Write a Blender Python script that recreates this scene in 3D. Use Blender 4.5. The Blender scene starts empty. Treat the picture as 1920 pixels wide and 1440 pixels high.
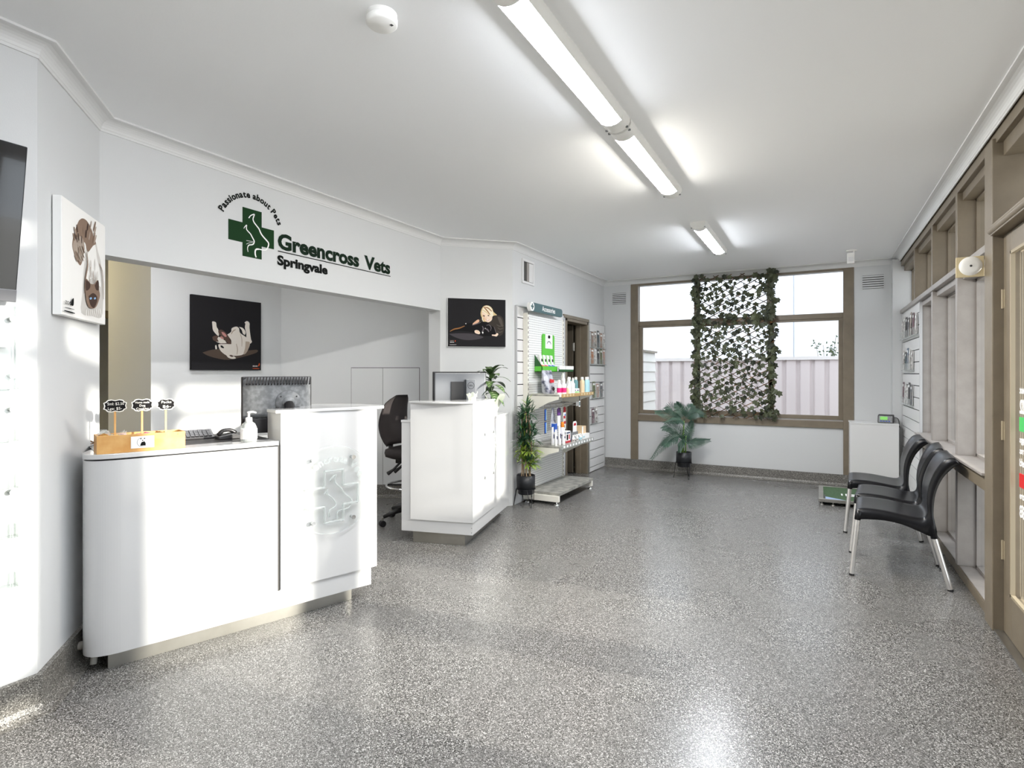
import bpy, bmesh, math, random
from mathutils import Vector, Matrix
random.seed(7)
SC = bpy.context.scene
COL = SC.collection
PI = math.pi
R = math.radians

# ------------------------------------------------------------------ camera, sky, sun, exposure
cam_data = bpy.data.cameras.new('camera')
cam = bpy.data.objects.new('camera', cam_data)
COL.objects.link(cam)
cam_data.sensor_fit = 'HORIZONTAL'
cam_data.sensor_width = 36.0
cam_data.lens = 1050.0 / 1920.0 * 36.0
cam_data.shift_y = -20.0 / 1920.0
cam_data.clip_start = 0.02
cam_data.clip_end = 200
cam.location = (0, 0, 1.36)
cam.rotation_euler = (R(90), 0, R(28.706))
SC.camera = cam

world = bpy.data.worlds.new('sky')
SC.world = world
world.use_nodes = True
bg = world.node_tree.nodes['Background']
bg.inputs[0].default_value = (0.87, 0.93, 1.0, 1)
bg.inputs[1].default_value = 1.2

sun_data = bpy.data.lights.new('sun', 'SUN')
sun = bpy.data.objects.new('sun', sun_data)
COL.objects.link(sun)
sun_data.energy = 3.5
sun_data.angle = R(1.7)
sun_data.color = (1.0, 0.95, 0.86)
sun.rotation_euler = Vector((-1.0, -0.15, -0.172)).to_track_quat('-Z', 'Y').to_euler()

SC.view_settings.view_transform = 'Standard'
SC.view_settings.look = 'None'
SC.view_settings.gamma = 1.0
SC.view_settings.use_curve_mapping = False
SC.view_settings.exposure = 1.65
try:
    SC.cycles.max_bounces = 10
    SC.cycles.diffuse_bounces = 6
    SC.cycles.glossy_bounces = 4
    SC.cycles.transmission_bounces = 8
    SC.cycles.transparent_max_bounces = 16
    SC.cycles.caustics_reflective = False
    SC.cycles.caustics_refractive = False
    SC.cycles.sample_clamp_indirect = 4.0
    SC.cycles.use_denoising = True
except Exception:
    pass

# ------------------------------------------------------------------ materials
MATS = {}
def srgb(h):
    h = h.lstrip('#')
    out = []
    for i in (0, 2, 4):
        v = int(h[i:i+2], 16) / 255
        out.append(v / 12.92 if v <= 0.04045 else ((v + 0.055) / 1.055) ** 2.4)
    return tuple(out)
def mat(name, col, rough=0.5, metal=0.0, spec=0.5, emit=None, estr=0.0, noise=None, bump=None, coat=0.0):
    """col: hex; noise=(scale, second colour, low, high); bump=(scale, strength)"""
    if name in MATS:
        return MATS[name]
    m = bpy.data.materials.new(name)
    m.use_nodes = True
    nt = m.node_tree
    p = nt.nodes['Principled BSDF']
    c = srgb(col) if isinstance(col, str) else col
    p.inputs['Base Color'].default_value = (*c, 1)
    p.inputs['Roughness'].default_value = rough
    p.inputs['Metallic'].default_value = metal
    p.inputs['Specular IOR Level'].default_value = spec
    p.inputs['Coat Weight'].default_value = coat
    if emit:
        p.inputs['Emission Color'].default_value = (*srgb(emit), 1)
        p.inputs['Emission Strength'].default_value = estr
    if noise or bump:
        tc = nt.nodes.new('ShaderNodeTexCoord')
    if noise:
        n = nt.nodes.new('ShaderNodeTexNoise')
        n.inputs['Scale'].default_value = noise[0]
        n.inputs['Detail'].default_value = 4
        r = nt.nodes.new('ShaderNodeValToRGB')
        r.color_ramp.elements[0].position = noise[2]
        r.color_ramp.elements[1].position = noise[3]
        r.color_ramp.elements[0].color = (*c, 1)
        r.color_ramp.elements[1].color = (*srgb(noise[1]), 1)
        nt.links.new(tc.outputs['Object'], n.inputs['Vector'])
        nt.links.new(n.outputs['Fac'], r.inputs[0])
        nt.links.new(r.outputs[0], p.inputs['Base Color'])
    if bump:
        n = nt.nodes.new('ShaderNodeTexNoise')
        n.inputs['Scale'].default_value = bump[0]
        b = nt.nodes.new('ShaderNodeBump')
        b.inputs['Strength'].default_value = bump[1]
        b.inputs['Distance'].default_value = 0.01
        nt.links.new(tc.outputs['Object'], n.inputs['Vector'])
        nt.links.new(n.outputs['Fac'], b.inputs['Height'])
        nt.links.new(b.outputs[0], p.inputs['Normal'])
    MATS[name] = m
    return m
def pane_mat(name, tint=(1, 1, 1), refl=1.0, white=0.0):
    """thin clear sheet: straight-through with a Fresnel reflection"""
    m = bpy.data.materials.new(name)
    m.use_nodes = True
    nt = m.node_tree
    nt.nodes.clear()
    out = nt.nodes.new('ShaderNodeOutputMaterial')
    t = nt.nodes.new('ShaderNodeBsdfTransparent')
    t.inputs[0].default_value = (*tint, 1)
    g = nt.nodes.new('ShaderNodeBsdfGlossy')
    g.inputs['Roughness'].default_value = 0.01
    g.inputs[0].default_value = (refl, refl, refl, 1)
    f = nt.nodes.new('ShaderNodeFresnel')
    geo = nt.nodes.new('ShaderNodeNewGeometry')
    mr = nt.nodes.new('ShaderNodeMapRange')      # a thin sheet reflects the same from either side
    mr.inputs['To Min'].default_value = 1.45
    mr.inputs['To Max'].default_value = 1/1.45
    nt.links.new(geo.outputs['Backfacing'], mr.inputs['Value'])
    nt.links.new(mr.outputs[0], f.inputs[0])
    mx = nt.nodes.new('ShaderNodeMixShader')
    nt.links.new(f.outputs[0], mx.inputs[0])
    nt.links.new(t.outputs[0], mx.inputs[1])
    nt.links.new(g.outputs[0], mx.inputs[2])
    last = mx
    if white:
        d = nt.nodes.new('ShaderNodeBsdfDiffuse')
        d.inputs[0].default_value = (0.9, 0.93, 0.92, 1)
        m2 = nt.nodes.new('ShaderNodeMixShader')
        m2.inputs[0].default_value = white
        nt.links.new(mx.outputs[0], m2.inputs[1])
        nt.links.new(d.outputs[0], m2.inputs[2])
        last = m2
    nt.links.new(last.outputs[0], out.inputs[0])
    MATS[name] = m
    return m
def terrazzo(name, cols, scale, rough, bumpy=0.0, spec=0.5):
    m = bpy.data.materials.new(name)
    m.use_nodes = True
    nt = m.node_tree
    p = nt.nodes['Principled BSDF']
    tc = nt.nodes.new('ShaderNodeTexCoord')
    v = nt.nodes.new('ShaderNodeTexVoronoi')
    v.inputs['Scale'].default_value = scale
    sp = nt.nodes.new('ShaderNodeSeparateColor')
    r = nt.nodes.new('ShaderNodeValToRGB')
    r.color_ramp.interpolation = 'CONSTANT'
    els = r.color_ramp.elements
    while len(els) < len(cols):
        els.new(0.5)
    for e, (pos, c) in zip(els, cols):
        e.position = pos
        e.color = (*srgb(c), 1)
    n = nt.nodes.new('ShaderNodeTexNoise')
    n.inputs['Scale'].default_value = 1.3
    n.inputs['Detail'].default_value = 6
    rr = nt.nodes.new('ShaderNodeMapRange')
    rr.inputs['From Min'].default_value = 0.3
    rr.inputs['From Max'].default_value = 0.7
    rr.inputs['To Min'].default_value = rough * 0.85
    rr.inputs['To Max'].default_value = rough * 1.2
    nt.links.new(tc.outputs['Object'], v.inputs['Vector'])
    nt.links.new(tc.outputs['Object'], n.inputs['Vector'])
    nt.links.new(v.outputs['Color'], sp.inputs[0])
    nt.links.new(sp.outputs[0], r.inputs[0])
    nt.links.new(r.outputs[0], p.inputs['Base Color'])
    nt.links.new(n.outputs['Fac'], rr.inputs['Value'])
    nt.links.new(rr.outputs[0], p.inputs['Roughness'])
    p.inputs['Specular IOR Level'].default_value = spec
    MATS[name] = m
    return m

mat('wall_paint', '#d0d1d1', 0.55, bump=(180, 0.03))
mat('ceiling_paint', '#f6f7f8', 0.7, bump=(90, 0.03))
mat('back_room_paint', '#dcdddd', 0.6)
mat('cornice_paint', '#dadad9', 0.5)
mat('taupe_paint', '#7f7463', 0.42, bump=(60, 0.06), noise=(9, '#766b5b', 0.35, 0.7))
mat('pale_frame_paint', '#a09a95', 0.42, bump=(60, 0.06), noise=(12, '#96908b', 0.35, 0.7))
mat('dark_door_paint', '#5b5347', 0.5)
mat('gloss_white', '#cdcdcd', 0.12, coat=0.4)
mat('satin_white', '#dfdedd', 0.35)
mat('white_plastic', '#efeeea', 0.4)
mat('black_plastic', '#232224', 0.38)
mat('dark_plastic', '#2c2a2b', 0.3)
mat('grey_plastic', '#6d6f71', 0.42, noise=(40, '#8a8c8e', 0.4, 0.7))
mat('chair_shell', '#0c0c11', 0.3, spec=0.4)
mat('steel', '#b9b6b0', 0.28, metal=0.9, noise=(5, '#a6a39c', 0.3, 0.7))
mat('kick_steel', '#a8a59e', 0.3, metal=0.75, noise=(6, '#98958d', 0.3, 0.7))
mat('chrome', '#d8d8d8', 0.12, metal=1.0)
mat('aluminium', '#e6e4e2', 0.3, metal=0.85)
mat('black_metal', '#1d1d1f', 0.4, metal=0.3)
mat('pine', '#d7a867', 0.5, noise=(14, '#c9934f', 0.4, 0.65))
mat('white_card', '#f4f4f2', 0.6)
mat('chalk_board', '#1f1e1e', 0.9, spec=0.1)
mat('chalk', '#f2efe6', 0.7)
mat('logo_green', '#1c3a20', 0.8, spec=0.15)
mat('logo_text', '#14261a', 0.8, spec=0.15)
mat('logo_black', '#101311', 0.8, spec=0.15)
mat('tan', '#cdbd97', 0.5)
mat('fabric_black', '#2b2525', 0.75, bump=(300, 0.2))
pane_mat('window_glass', (0.97, 0.985, 0.98), 0.8)
pane_mat('clear_acrylic', (0.975, 0.985, 0.98), 1.0, 0.03)
pane_mat('acrylic_edge', (0.62, 0.65, 0.64), 1.0, 0.12)
pane_mat('soft_acrylic', (0.9, 0.92, 0.91), 1.0, 0.25)
terrazzo('terrazzo_floor', [(0, '#262523'), (0.14, '#504f4c'), (0.36, '#6c6a68'), (0.66, '#7f7d7a'), (0.88, '#b5b3b0')], 300, 0.27)
terrazzo('terrazzo_skirting', [(0, '#35332f'), (0.14, '#5b5853'), (0.40, '#716e69'), (0.7, '#85827c'), (0.9, '#b5b2ab')], 300, 0.4)
M = MATS

# ------------------------------------------------------------------ geometry helpers
class MB:
    """collects shapes into one bmesh; material slots by name"""
    def __init__(self, xf=None):
        self.bm = bmesh.new()
        self.mats = []
        self.xf = xf or Matrix.Identity(4)
    def mi(self, m):
        if m not in self.mats:
            self.mats.append(m)
        return self.mats.index(m)
    def faces(self, verts, faces, m, smooth=False, xf=None):
        i = self.mi(m)
        X = self.xf @ xf if xf is not None else self.xf
        vs = [self.bm.verts.new(X @ Vector(v)) for v in verts]
        for f in faces:
            try:
                fc = self.bm.faces.new([vs[k] for k in f])
                fc.material_index = i
                fc.smooth = smooth
            except ValueError:
                pass
        return self
    def box(self, a, b, m, xf=None):
        x0, y0, z0 = [min(a[k], b[k]) for k in range(3)]
        x1, y1, z1 = [max(a[k], b[k]) for k in range(3)]
        v = [(x0,y0,z0),(x1,y0,z0),(x1,y1,z0),(x0,y1,z0),(x0,y0,z1),(x1,y0,z1),(x1,y1,z1),(x0,y1,z1)]
        f = [(0,3,2,1),(4,5,6,7),(0,1,5,4),(1,2,6,5),(2,3,7,6),(3,0,4,7)]
        return self.faces(v, f, m, xf=xf)
    def cbox(self, c, s, m, rot=None):
        xf = Matrix.Translation(c)
        if rot is not None:
            xf = xf @ rot
        return self.box((-s[0]/2,-s[1]/2,-s[2]/2), (s[0]/2,s[1]/2,s[2]/2), m, xf=xf)
    def rbox(self, a, b, r, m, seg=3, xf=None):
        """box with all vertical edges rounded (prism)"""
        x0, y0 = min(a[0], b[0]), min(a[1], b[1]); x1, y1 = max(a[0], b[0]), max(a[1], b[1])
        pts = []
        for cx, cy, a0 in ((x1-r, y1-r, 0), (x0+r, y1-r, 90), (x0+r, y0+r, 180), (x1-r, y0+r, 270)):
            for k in range(seg+1):
                t = R(a0 + 90*k/seg)
                pts.append((cx + r*math.cos(t), cy + r*math.sin(t)))
        return self.prism(pts, min(a[2], b[2]), max(a[2], b[2]), m, xf=xf)
    def prism(self, pts, z0, z1, m, xf=None, smooth=False):
        n = len(pts)
        area = sum(pts[i][0]*pts[(i+1) % n][1]-pts[(i+1) % n][0]*pts[i][1] for i in range(n))
        if area < 0:
            pts = pts[::-1]
        v = [(p[0], p[1], z0) for p in pts] + [(p[0], p[1], z1) for p in pts]
        f = [tuple(range(n-1, -1, -1)), tuple(range(n, 2*n))]
        self.faces(v, f + [(i, (i+1) % n, n+(i+1) % n, n+i) for i in range(n)], m, smooth=smooth, xf=xf)
        return self
    def cyl(self, p0, p1, r0, m, r1=None, n=16, cap=True, smooth=True):
        p0, p1 = Vector(p0), Vector(p1)
        r1 = r0 if r1 is None else r1
        q = (p1-p0).to_track_quat('Z', 'Y')
        v = []
        for p, r in ((p0, r0), (p1, r1)):
            for k in range(n):
                t = 2*PI*k/n
                v.append(tuple(p + q @ Vector((r*math.cos(t), r*math.sin(t), 0))))
        self.faces(v, [(i, (i+1) % n, n+(i+1) % n, n+i) for i in range(n)], m, smooth=smooth)
        if cap:
            self.faces(v[:n], [tuple(range(n-1, -1, -1))], m)
            self.faces(v[n:], [tuple(range(n))], m)
        return self
    def tube(self, pts, r, m, n=8, cap=True, flat=None):
        pts = [Vector(p) for p in pts]
        rs = r if isinstance(r, (list, tuple)) else [r]*len(pts)
        v = []
        up = Vector((0, 0, 1))
        prev = None
        for i, p in enumerate(pts):
            d = (pts[min(i+1, len(pts)-1)]-pts[max(i-1, 0)]).normalized()
            a = prev if prev is not None else (up if abs(d.z) < 0.9 else Vector((1, 0, 0)))
            x = (a - d*a.dot(d))
            if x.length < 1e-6:
                x = Vector((0, 1, 0)) - d*d.y
            x.normalize()
            y = d.cross(x)
            prev = x
            for k in range(n):
                t = 2*PI*k/n
                v.append(tuple(p + (x*math.cos(t) + y*math.sin(t)*(flat or 1))*rs[i]))
        f = []
        for i in range(len(pts)-1):
            for k in range(n):
                f.append((i*n+k, i*n+(k+1) % n, (i+1)*n+(k+1) % n, (i+1)*n+k))
        if cap:
            f.append(tuple(range(n-1, -1, -1)))
            f.append(tuple(range((len(pts)-1)*n, len(pts)*n)))
        return self.faces(v, f, m, smooth=True)
    def lathe(self, prof, m, n=24, c=(0, 0, 0), smooth=True):
        v = []
        for r, z in prof:
            for k in range(n):
                t = 2*PI*k/n
                v.append((c[0]+r*math.cos(t), c[1]+r*math.sin(t), c[2]+z))
        f = []
        for i in range(len(prof)-1):
            for k in range(n):
                f.append((i*n+k, i*n+(k+1) % n, (i+1)*n+(k+1) % n, (i+1)*n+k))
        self.faces(v, f, m, smooth=smooth)
        for i, rev in ((0, True), (len(prof)-1, False)):
            if prof[i][0] > 1e-5:
                ring = v[i*n:(i+1)*n]
                self.faces(ring, [tuple(range(n-1, -1, -1)) if rev else tuple(range(n))], m)
        return self
    def ball(self, c, r, m, n=12, s=(1, 1, 1)):
        prof = [(max(1e-6, r*math.sin(PI*k/n)), -r*math.cos(PI*k/n)) for k in range(n+1)]
        v, f = [], []
        w = 2*n
        for pr, z in prof:
            for k in range(w):
                t = 2*PI*k/w
                v.append((c[0]+s[0]*pr*math.cos(t), c[1]+s[1]*pr*math.sin(t), c[2]+s[2]*z))
        for i in range(n):
            for k in range(w):
                f.append((i*w+k, i*w+(k+1) % w, (i+1)*w+(k+1) % w, (i+1)*w+k))
        return self.faces(v, f, m, smooth=True)
    def build(self, name, parent=None, bevel=0, loc=None, rz=None, solid=0, subsurf=0, merge=False, **tags):
        if merge:
            bmesh.ops.remove_doubles(self.bm, verts=self.bm.verts, dist=1e-5)
        bmesh.ops.recalc_face_normals(self.bm, faces=self.bm.faces) if merge else None
        me = bpy.data.meshes.new(name)
        self.bm.to_mesh(me)
        self.bm.free()
        for k in self.mats:
            me.materials.append(M[k])
        o = bpy.data.objects.new(name, me)
        COL.objects.link(o)
        if parent is not None:
            o.parent = parent
        if loc is not None:
            o.location = loc
        if rz is not None:
            o.rotation_euler = (0, 0, rz)
        if solid:
            s = o.modifiers.new('solid', 'SOLIDIFY'); s.thickness = solid; s.offset = 0
        if bevel:
            b = o.modifiers.new('bevel', 'BEVEL'); b.width = bevel; b.segments = 2; b.limit_method = 'ANGLE'; b.angle_limit = R(40)
        if subsurf:
            s = o.modifiers.new('sub', 'SUBSURF'); s.levels = subsurf; s.render_levels = subsurf
        for k, val in tags.items():
            o[k] = val
        return o
def thing(name, label, cat, loc=(0, 0, 0), rz=0.0, group=None):
    o = bpy.data.objects.new(name, None)
    o.empty_display_size = 0.1
    COL.objects.link(o)
    o.location = loc
    o.rotation_euler = (0, 0, rz)
    o['label'] = label; o['category'] = cat
    if group:
        o['group'] = group
    return o
def tag(o, label, cat, group=None):
    o['label'] = label; o['category'] = cat
    if group:
        o['group'] = group
    return o
def struct(o):
    o['kind'] = 'structure'
    return o
def dup(root, loc, rz=0.0, label=None, group=None):
    r = root.copy(); COL.objects.link(r)
    r.location = loc; r.rotation_euler = (0, 0, rz)
    if label: r['label'] = label
    if group: r['group'] = group
    for ch in list(root.children):
        c = ch.copy(); COL.objects.link(c); c.parent = r
        for g in list(ch.children):
            d = g.copy(); COL.objects.link(d); d.parent = c
    return r
def frame(origin, xdir, ydir):
    """matrix whose local x/y lie in a surface, z out of it"""
    x = Vector(xdir).normalized(); y = Vector(ydir).normalized(); z = x.cross(y)
    m = Matrix((x, y, z)).transposed().to_4x4()
    m.translation = Vector(origin)
    return m
_TC = {}
def text_geo(s, bold=0.0, res=3):
    key = (s, bold, res)
    if key in _TC:
        return _TC[key]
    cu = bpy.data.curves.new('txt', 'FONT')
    cu.body = s; cu.size = 1.0; cu.offset = bold; cu.resolution_u = res; cu.fill_mode = 'BOTH'
    ob = bpy.data.objects.new('txt', cu)
    COL.objects.link(ob)
    bpy.context.view_layer.update()
    me = bpy.data.meshes.new_from_object(ob.evaluated_get(bpy.context.evaluated_depsgraph_get()))
    v = [tuple(q.co[:2]) for q in me.vertices]; f = [tuple(p.vertices) for p in me.polygons]
    bpy.data.objects.remove(ob); bpy.data.curves.remove(cu); bpy.data.meshes.remove(me)
    _TC[key] = (v, f)
    return v, f
def text(mb, s, x0, y0, w, h, m, z=0.001, bold=0.0, mirror=False, xf=None, th=0.0):
    """lettering whose baseline starts at x0,y0; capital height h; total width w (None = natural)"""
    v, f = text_geo(s, bold)
    if not v:
        return
    k = h / 0.73
    mn = min(p[0] for p in v); mx = max(p[0] for p in v)
    sx = (w / (mx-mn)) if w else k
    pts = [((p[0]-mn)*sx, p[1]*k) for p in v]
    if mirror:
        W = (mx-mn)*sx
        pts = [(W-p[0], p[1]) for p in pts]
        f = [tuple(reversed(q)) for q in f]
    mb.faces([(x0+p[0], y0+p[1], z) for p in pts], f, m, xf=xf)
    if th:
        mb.faces([(x0+p[0], y0+p[1], z-th) for p in pts], [tuple(reversed(q)) for q in f], m, xf=xf)
def arc_text(mb, s, c, rad, a0, a1, h, m, z=0.001, bold=0.0, xf=None, squeeze=1.0):
    k = h / 0.73
    adv = []
    for ch in s:
        if ch == ' ':
            adv.append(0.3)
            continue
        v, f = text_geo(ch, bold)
        adv.append(max(p[0] for p in v)-min(p[0] for p in v) + 0.09)
    tot = sum(adv); pos = 0
    for ch, a in zip(s, adv):
        mid = (pos + a/2) / tot
        pos += a
        if ch == ' ':
            continue
        v, f = text_geo(ch, bold)
        mn = min(p[0] for p in v); mx = max(p[0] for p in v)
        t = R(a0 + (a1-a0)*mid)
        rot = t - PI/2
        pts = []
        for p in v:
            lx = (p[0]-(mn+mx)/2)*k*squeeze; ly = p[1]*k
            pts.append((c[0]+rad*math.cos(t)+lx*math.cos(rot)-ly*math.sin(rot), c[1]+rad*math.sin(t)+lx*math.sin(rot)+ly*math.cos(rot), z))
        mb.faces(pts, f, m, xf=xf)
def poly(mb, pts, m, z=0.001, xf=None):
    """flat printed patch"""
    n = len(pts)
    area = sum(pts[i][0]*pts[(i+1) % n][1]-pts[(i+1) % n][0]*pts[i][1] for i in range(n))
    if area < 0:
        pts = pts[::-1]
    bm = bmesh.new()
    vs = [bm.verts.new((p[0], p[1], z)) for p in pts]
    fc = bm.faces.new(vs)
    bmesh.ops.triangulate(bm, faces=[fc])
    bm.verts.index_update()
    v = [tuple(q.co) for q in bm.verts]; f = [tuple(q.index for q in g.verts) for g in bm.faces]
    bm.free()
    return mb.faces(v, f, m, xf=xf)
def ribbon(mb, pts, ws, m, z=0.002, xf=None):
    """flat painted stroke of varying width"""
    n = len(pts)
    if not isinstance(ws, (list, tuple)):
        ws = [ws]*n
    L, Rr = [], []
    for i in range(n):
        a = pts[max(i-1, 0)]; b = pts[min(i+1, n-1)]
        dx, dy = b[0]-a[0], b[1]-a[1]; d = math.hypot(dx, dy) or 1
        L.append((pts[i][0]-dy/d*ws[i]/2, pts[i][1]+dx/d*ws[i]/2, z)); Rr.append((pts[i][0]+dy/d*ws[i]/2, pts[i][1]-dx/d*ws[i]/2, z))
    v = L + Rr
    return mb.faces(v, [(i, n+i, n+i+1, i+1) for i in range(n-1)], m, xf=xf)
def spline(pts, k=6):
    out = []
    P = [Vector(p) for p in pts]
    P = [P[0]*2-P[1]] + P + [P[-1]*2-P[-2]]
    for i in range(1, len(P)-2):
        for j in range(k):
            t = j/k
            a, b, c, d = P[i-1], P[i], P[i+1], P[i+2]
            out.append(0.5*((2*b)+(c-a)*t+(2*a-5*b+4*c-d)*t*t+(3*b-a-3*c+d)*t*t*t))
    out.append(P[-2])
    return [tuple(p) for p in out]
# ------------------------------------------------------------------ room shell
CZ = 2.70
A_ = (-2.766, 1.062); B_ = (-3.30, 1.533); P0_ = (-3.30, 4.54); P1_ = (-2.76, 5.05)
FY = 7.85; WX = 0.82
mb = MB(); mb.box((-8.5, -2.2, -0.06), (1.0, 8.9, 0), 'terrazzo_floor')
struct(mb.build('floor'))
mb = MB(); mb.box((-8.5, -2.2, CZ), (1.05, 8.2, CZ+0.08), 'ceiling_paint')
struct(mb.build('ceiling'))

def wall_seg(mb, p, q, t, z0, z1, m='wall_paint'):
    """vertical slab; face along p->q, thickness t to the left of the direction"""
    d = Vector((q[0]-p[0], q[1]-p[1])).normalized(); n = Vector((-d.y, d.x))*t
    mb.prism([p, q, (q[0]+n.x, q[1]+n.y), (p[0]+n.x, p[1]+n.y)], z0, z1, m)
# left, near the camera (behind the television)
mb = MB(); wall_seg(mb, (A_[0], -2.0), A_, 0.14, 0, CZ); struct(mb.build('wall_left'))
mb = MB(); mb.prism([A_, B_, (-3.42, 1.533), (-3.42, 1.40), (-2.906, 0.96), (A_[0]-0.14, 0.93), ], 0, CZ, 'wall_paint'); struct(mb.build('wall_angled'))
mb = MB(); mb.box((-3.44, 1.533, 1.985), (-3.30, 4.54, CZ), 'wall_paint'); struct(mb.build('wall_header'))
mb = MB(); mb.prism([P0_, P1_, (-2.90, 5.12), (-3.44, 5.06), (-3.44, 4.54)], 0, CZ, 'wall_paint'); struct(mb.build('wall_pillar'))
# left wall beyond the pillar, with the doorway
mb = MB()
DZ = 2.05; D0, D1 = 6.42, 7.17
mb.box((-2.90, 5.05, 0), (-2.76, D0, CZ), 'wall_paint')
mb.box((-2.90, D1, 0), (-2.76, FY, CZ), 'wall_paint')
mb.box((-2.90, D0, DZ), (-2.76, D1, CZ), 'wall_paint')
struct(mb.build('wall_product'))
# far wall around the window
WL, WR = -2.357, 0.37
mb = MB()
mb.box((-2.90, FY, 0), (WL, FY+0.15, CZ), 'wall_paint')
mb.box((WR, FY, 0), (1.0, FY+0.15, CZ), 'wall_paint')
mb.box((WL, FY, 2.63), (WR, FY+0.15, CZ), 'wall_paint')
mb.box((WL+0.1, FY+0.012, 0.13), (WR-0.1, FY+0.15, 0.69), 'wall_paint')
mb.box((WL, FY+0.03, 0), (WR, FY+0.15, 0.14), 'wall_paint')
for z in (0.93, 2.0):
    mb.box((-2.76, FY-0.002, z), (WL, FY, z+0.003), 'wall_paint')
struct(mb.build('wall_far'))
mb = MB(); mb.box((0.74, 7.70, 0), (1.0, FY, 2.66), 'wall_paint'); struct(mb.build('trim_1', bevel=0.004))
# wall behind the camera
mb = MB(); mb.box((-3.0, -2.1, 0), (1.0, -2.0, CZ), 'wall_paint'); struct(mb.build('wall_rear'))
# room behind the counters
mb = MB()
mb.box((-5.30, 2.93, 0), (-5.18, 4.18, CZ), 'back_room_paint'); struct(mb.build('wall_consult'))
mb = MB()
q0 = (-5.18, 4.18); q1 = (-3.44, 5.13)
wall_seg(mb, q0, q1, 0.12, 0, CZ, 'back_room_paint'); struct(mb.build('wall_back_room'))
mb = MB(); mb.box((-5.89, 2.81, 0), (-5.18, 2.93, CZ), 'back_room_paint'); struct(mb.build('wall_hall'))
mb = MB()
mb.box((-7.4, 2.3, 2.08), (-7.3, 4.2, CZ), 'back_room_paint')
mb.box((-7.4, 0.5, 0), (-7.3, 2.3, CZ), 'back_room_paint')
mb.box((-8.4, 4.2, 0), (-5.3, 4.3, CZ), 'back_room_paint')
mb.box((-8.5, 0.5, 0), (-8.4, 4.3, CZ), 'back_room_paint')
mb.box((-8.5, 0.4, 0), (-3.3, 0.5, CZ), 'back_room_paint')
mb.box((-3.42, 0.5, 0), (-3.30, 1.42, CZ), 'back_room_paint')
struct(mb.build('wall_passage'))
mb = MB(); mb.box((-7.31, 2.28, 2.0), (-7.27, 4.2, 2.09), 'taupe_paint'); mb.box((-7.31, 2.22, 0), (-7.27, 2.3, 2.09), 'taupe_paint'); struct(mb.build('trim_2'))
# room beyond the doorway
mb = MB()
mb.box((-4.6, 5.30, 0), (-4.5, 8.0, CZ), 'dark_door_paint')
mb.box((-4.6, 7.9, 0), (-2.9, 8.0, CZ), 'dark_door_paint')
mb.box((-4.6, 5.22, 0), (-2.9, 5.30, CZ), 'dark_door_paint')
struct(mb.build('wall_side_room'))

# cornice: cove swept along the wall tops
def cornice(name, path, inward, drop=0.07, out=0.075):
    """path: wall points; inward: side sign (left of path = +1)"""
    mb = MB()
    prof = [(0, -drop), (0.006, -drop), (0.008, -drop+0.012)]
    for k in range(7):
        t = R(90*k/6)
        prof.append((out-0.010-(out-0.020)*math.cos(t), -drop+0.014+(drop-0.026)*math.sin(t)))
    prof += [(out, -0.010), (out, 0)]
    n = len(path); dirs = []
    for i in range(n):
        ds = []
        if i > 0: ds.append((Vector(path[i])-Vector(path[i-1])).normalized())
        if i < n-1: ds.append((Vector(path[i+1])-Vector(path[i])).normalized())
        ns = [Vector((-d.y, d.x))*inward for d in ds]
        if len(ns) == 2:
            b = (ns[0]+ns[1]).normalized(); b = b / max(0.3, b.dot(ns[0]))
        else:
            b = ns[0]
        dirs.append(b)
    v = []
    for p, b in zip(path, dirs):
        for u, z in prof:
            v.append((p[0]+b.x*u, p[1]+b.y*u, CZ+z))
    k = len(prof)
    f = [(i*k+j, i*k+j+1, (i+1)*k+j+1, (i+1)*k+j) for i in range(n-1) for j in range(k-1)]
    mb.faces(v, f, 'cornice_paint')
    return struct(mb.build(name, merge=True))
cornice('trim_3', [(A_[0], -2.0), A_, B_, P0_, P1_, (-2.76, FY), (WX, FY)], -1)
cornice('trim_4', [(WX-0.01, FY), (WX-0.01, -2.0)], -1)

# coved terrazzo skirting
def skirting(name, path, h=0.137, out=0.02):
    mb = MB()
    prof = [(0, h), (out, h), (out, 0.035), (out+0.008, 0.016), (out+0.026, 0.003), (out+0.05, 0.0005)]
    n = len(path); v = []
    for i, p in enumerate(path):
        ds = []
        if i > 0: ds.append((Vector(p)-Vector(path[i-1])).normalized())
        if i < n-1: ds.append((Vector(path[i+1])-Vector(p)).normalized())
        ns = [Vector((d.y, -d.x)) for d in ds]
        b = ns[0] if len(ns) == 1 else ((ns[0]+ns[1]).normalized())
        b = b / max(0.3, b.dot(ns[0]))
        for u, z in prof:
            v.append((p[0]+b.x*u, p[1]+b.y*u, z))
    k = len(prof)
    mb.faces(v, [(i*k+j, i*k+j+1, (i+1)*k+j+1, (i+1)*k+j) for i in range(n-1) for j in range(k-1)], 'terrazzo_skirting')
    return struct(mb.build(name, merge=True))
skirting('baseboard_left', [(A_[0], -2.0), A_, B_], h=0.15)
skirting('baseboard_far', [(-2.76, FY), (0.74, FY)])
skirting('baseboard_back_room', [q0, q1], h=0.14)
skirting('baseboard_consult', [(-5.18, 2.81), q0], h=0.14)

# ------------------------------------------------------------------ far window
w = bpy.data.objects.new('window_1', None); COL.objects.link(w); w['kind'] = 'structure'
mb = MB()
T = 'taupe_paint'
y0, y1 = FY-0.012, FY+0.10
mb.box((WL, y0, 0.137), (WL+0.105, FY+0.012, 2.63), T)
mb.box((WR-0.11, y0, 0.137), (WR, FY+0.012, 2.63), T)
mb.box((WL+0.105, y0, 0.69), (WR-0.11, FY+0.012, 0.775), T)
mb.box((WL+0.105, y0, 2.60), (WR-0.11, FY+0.1, 2.63), T)
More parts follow.
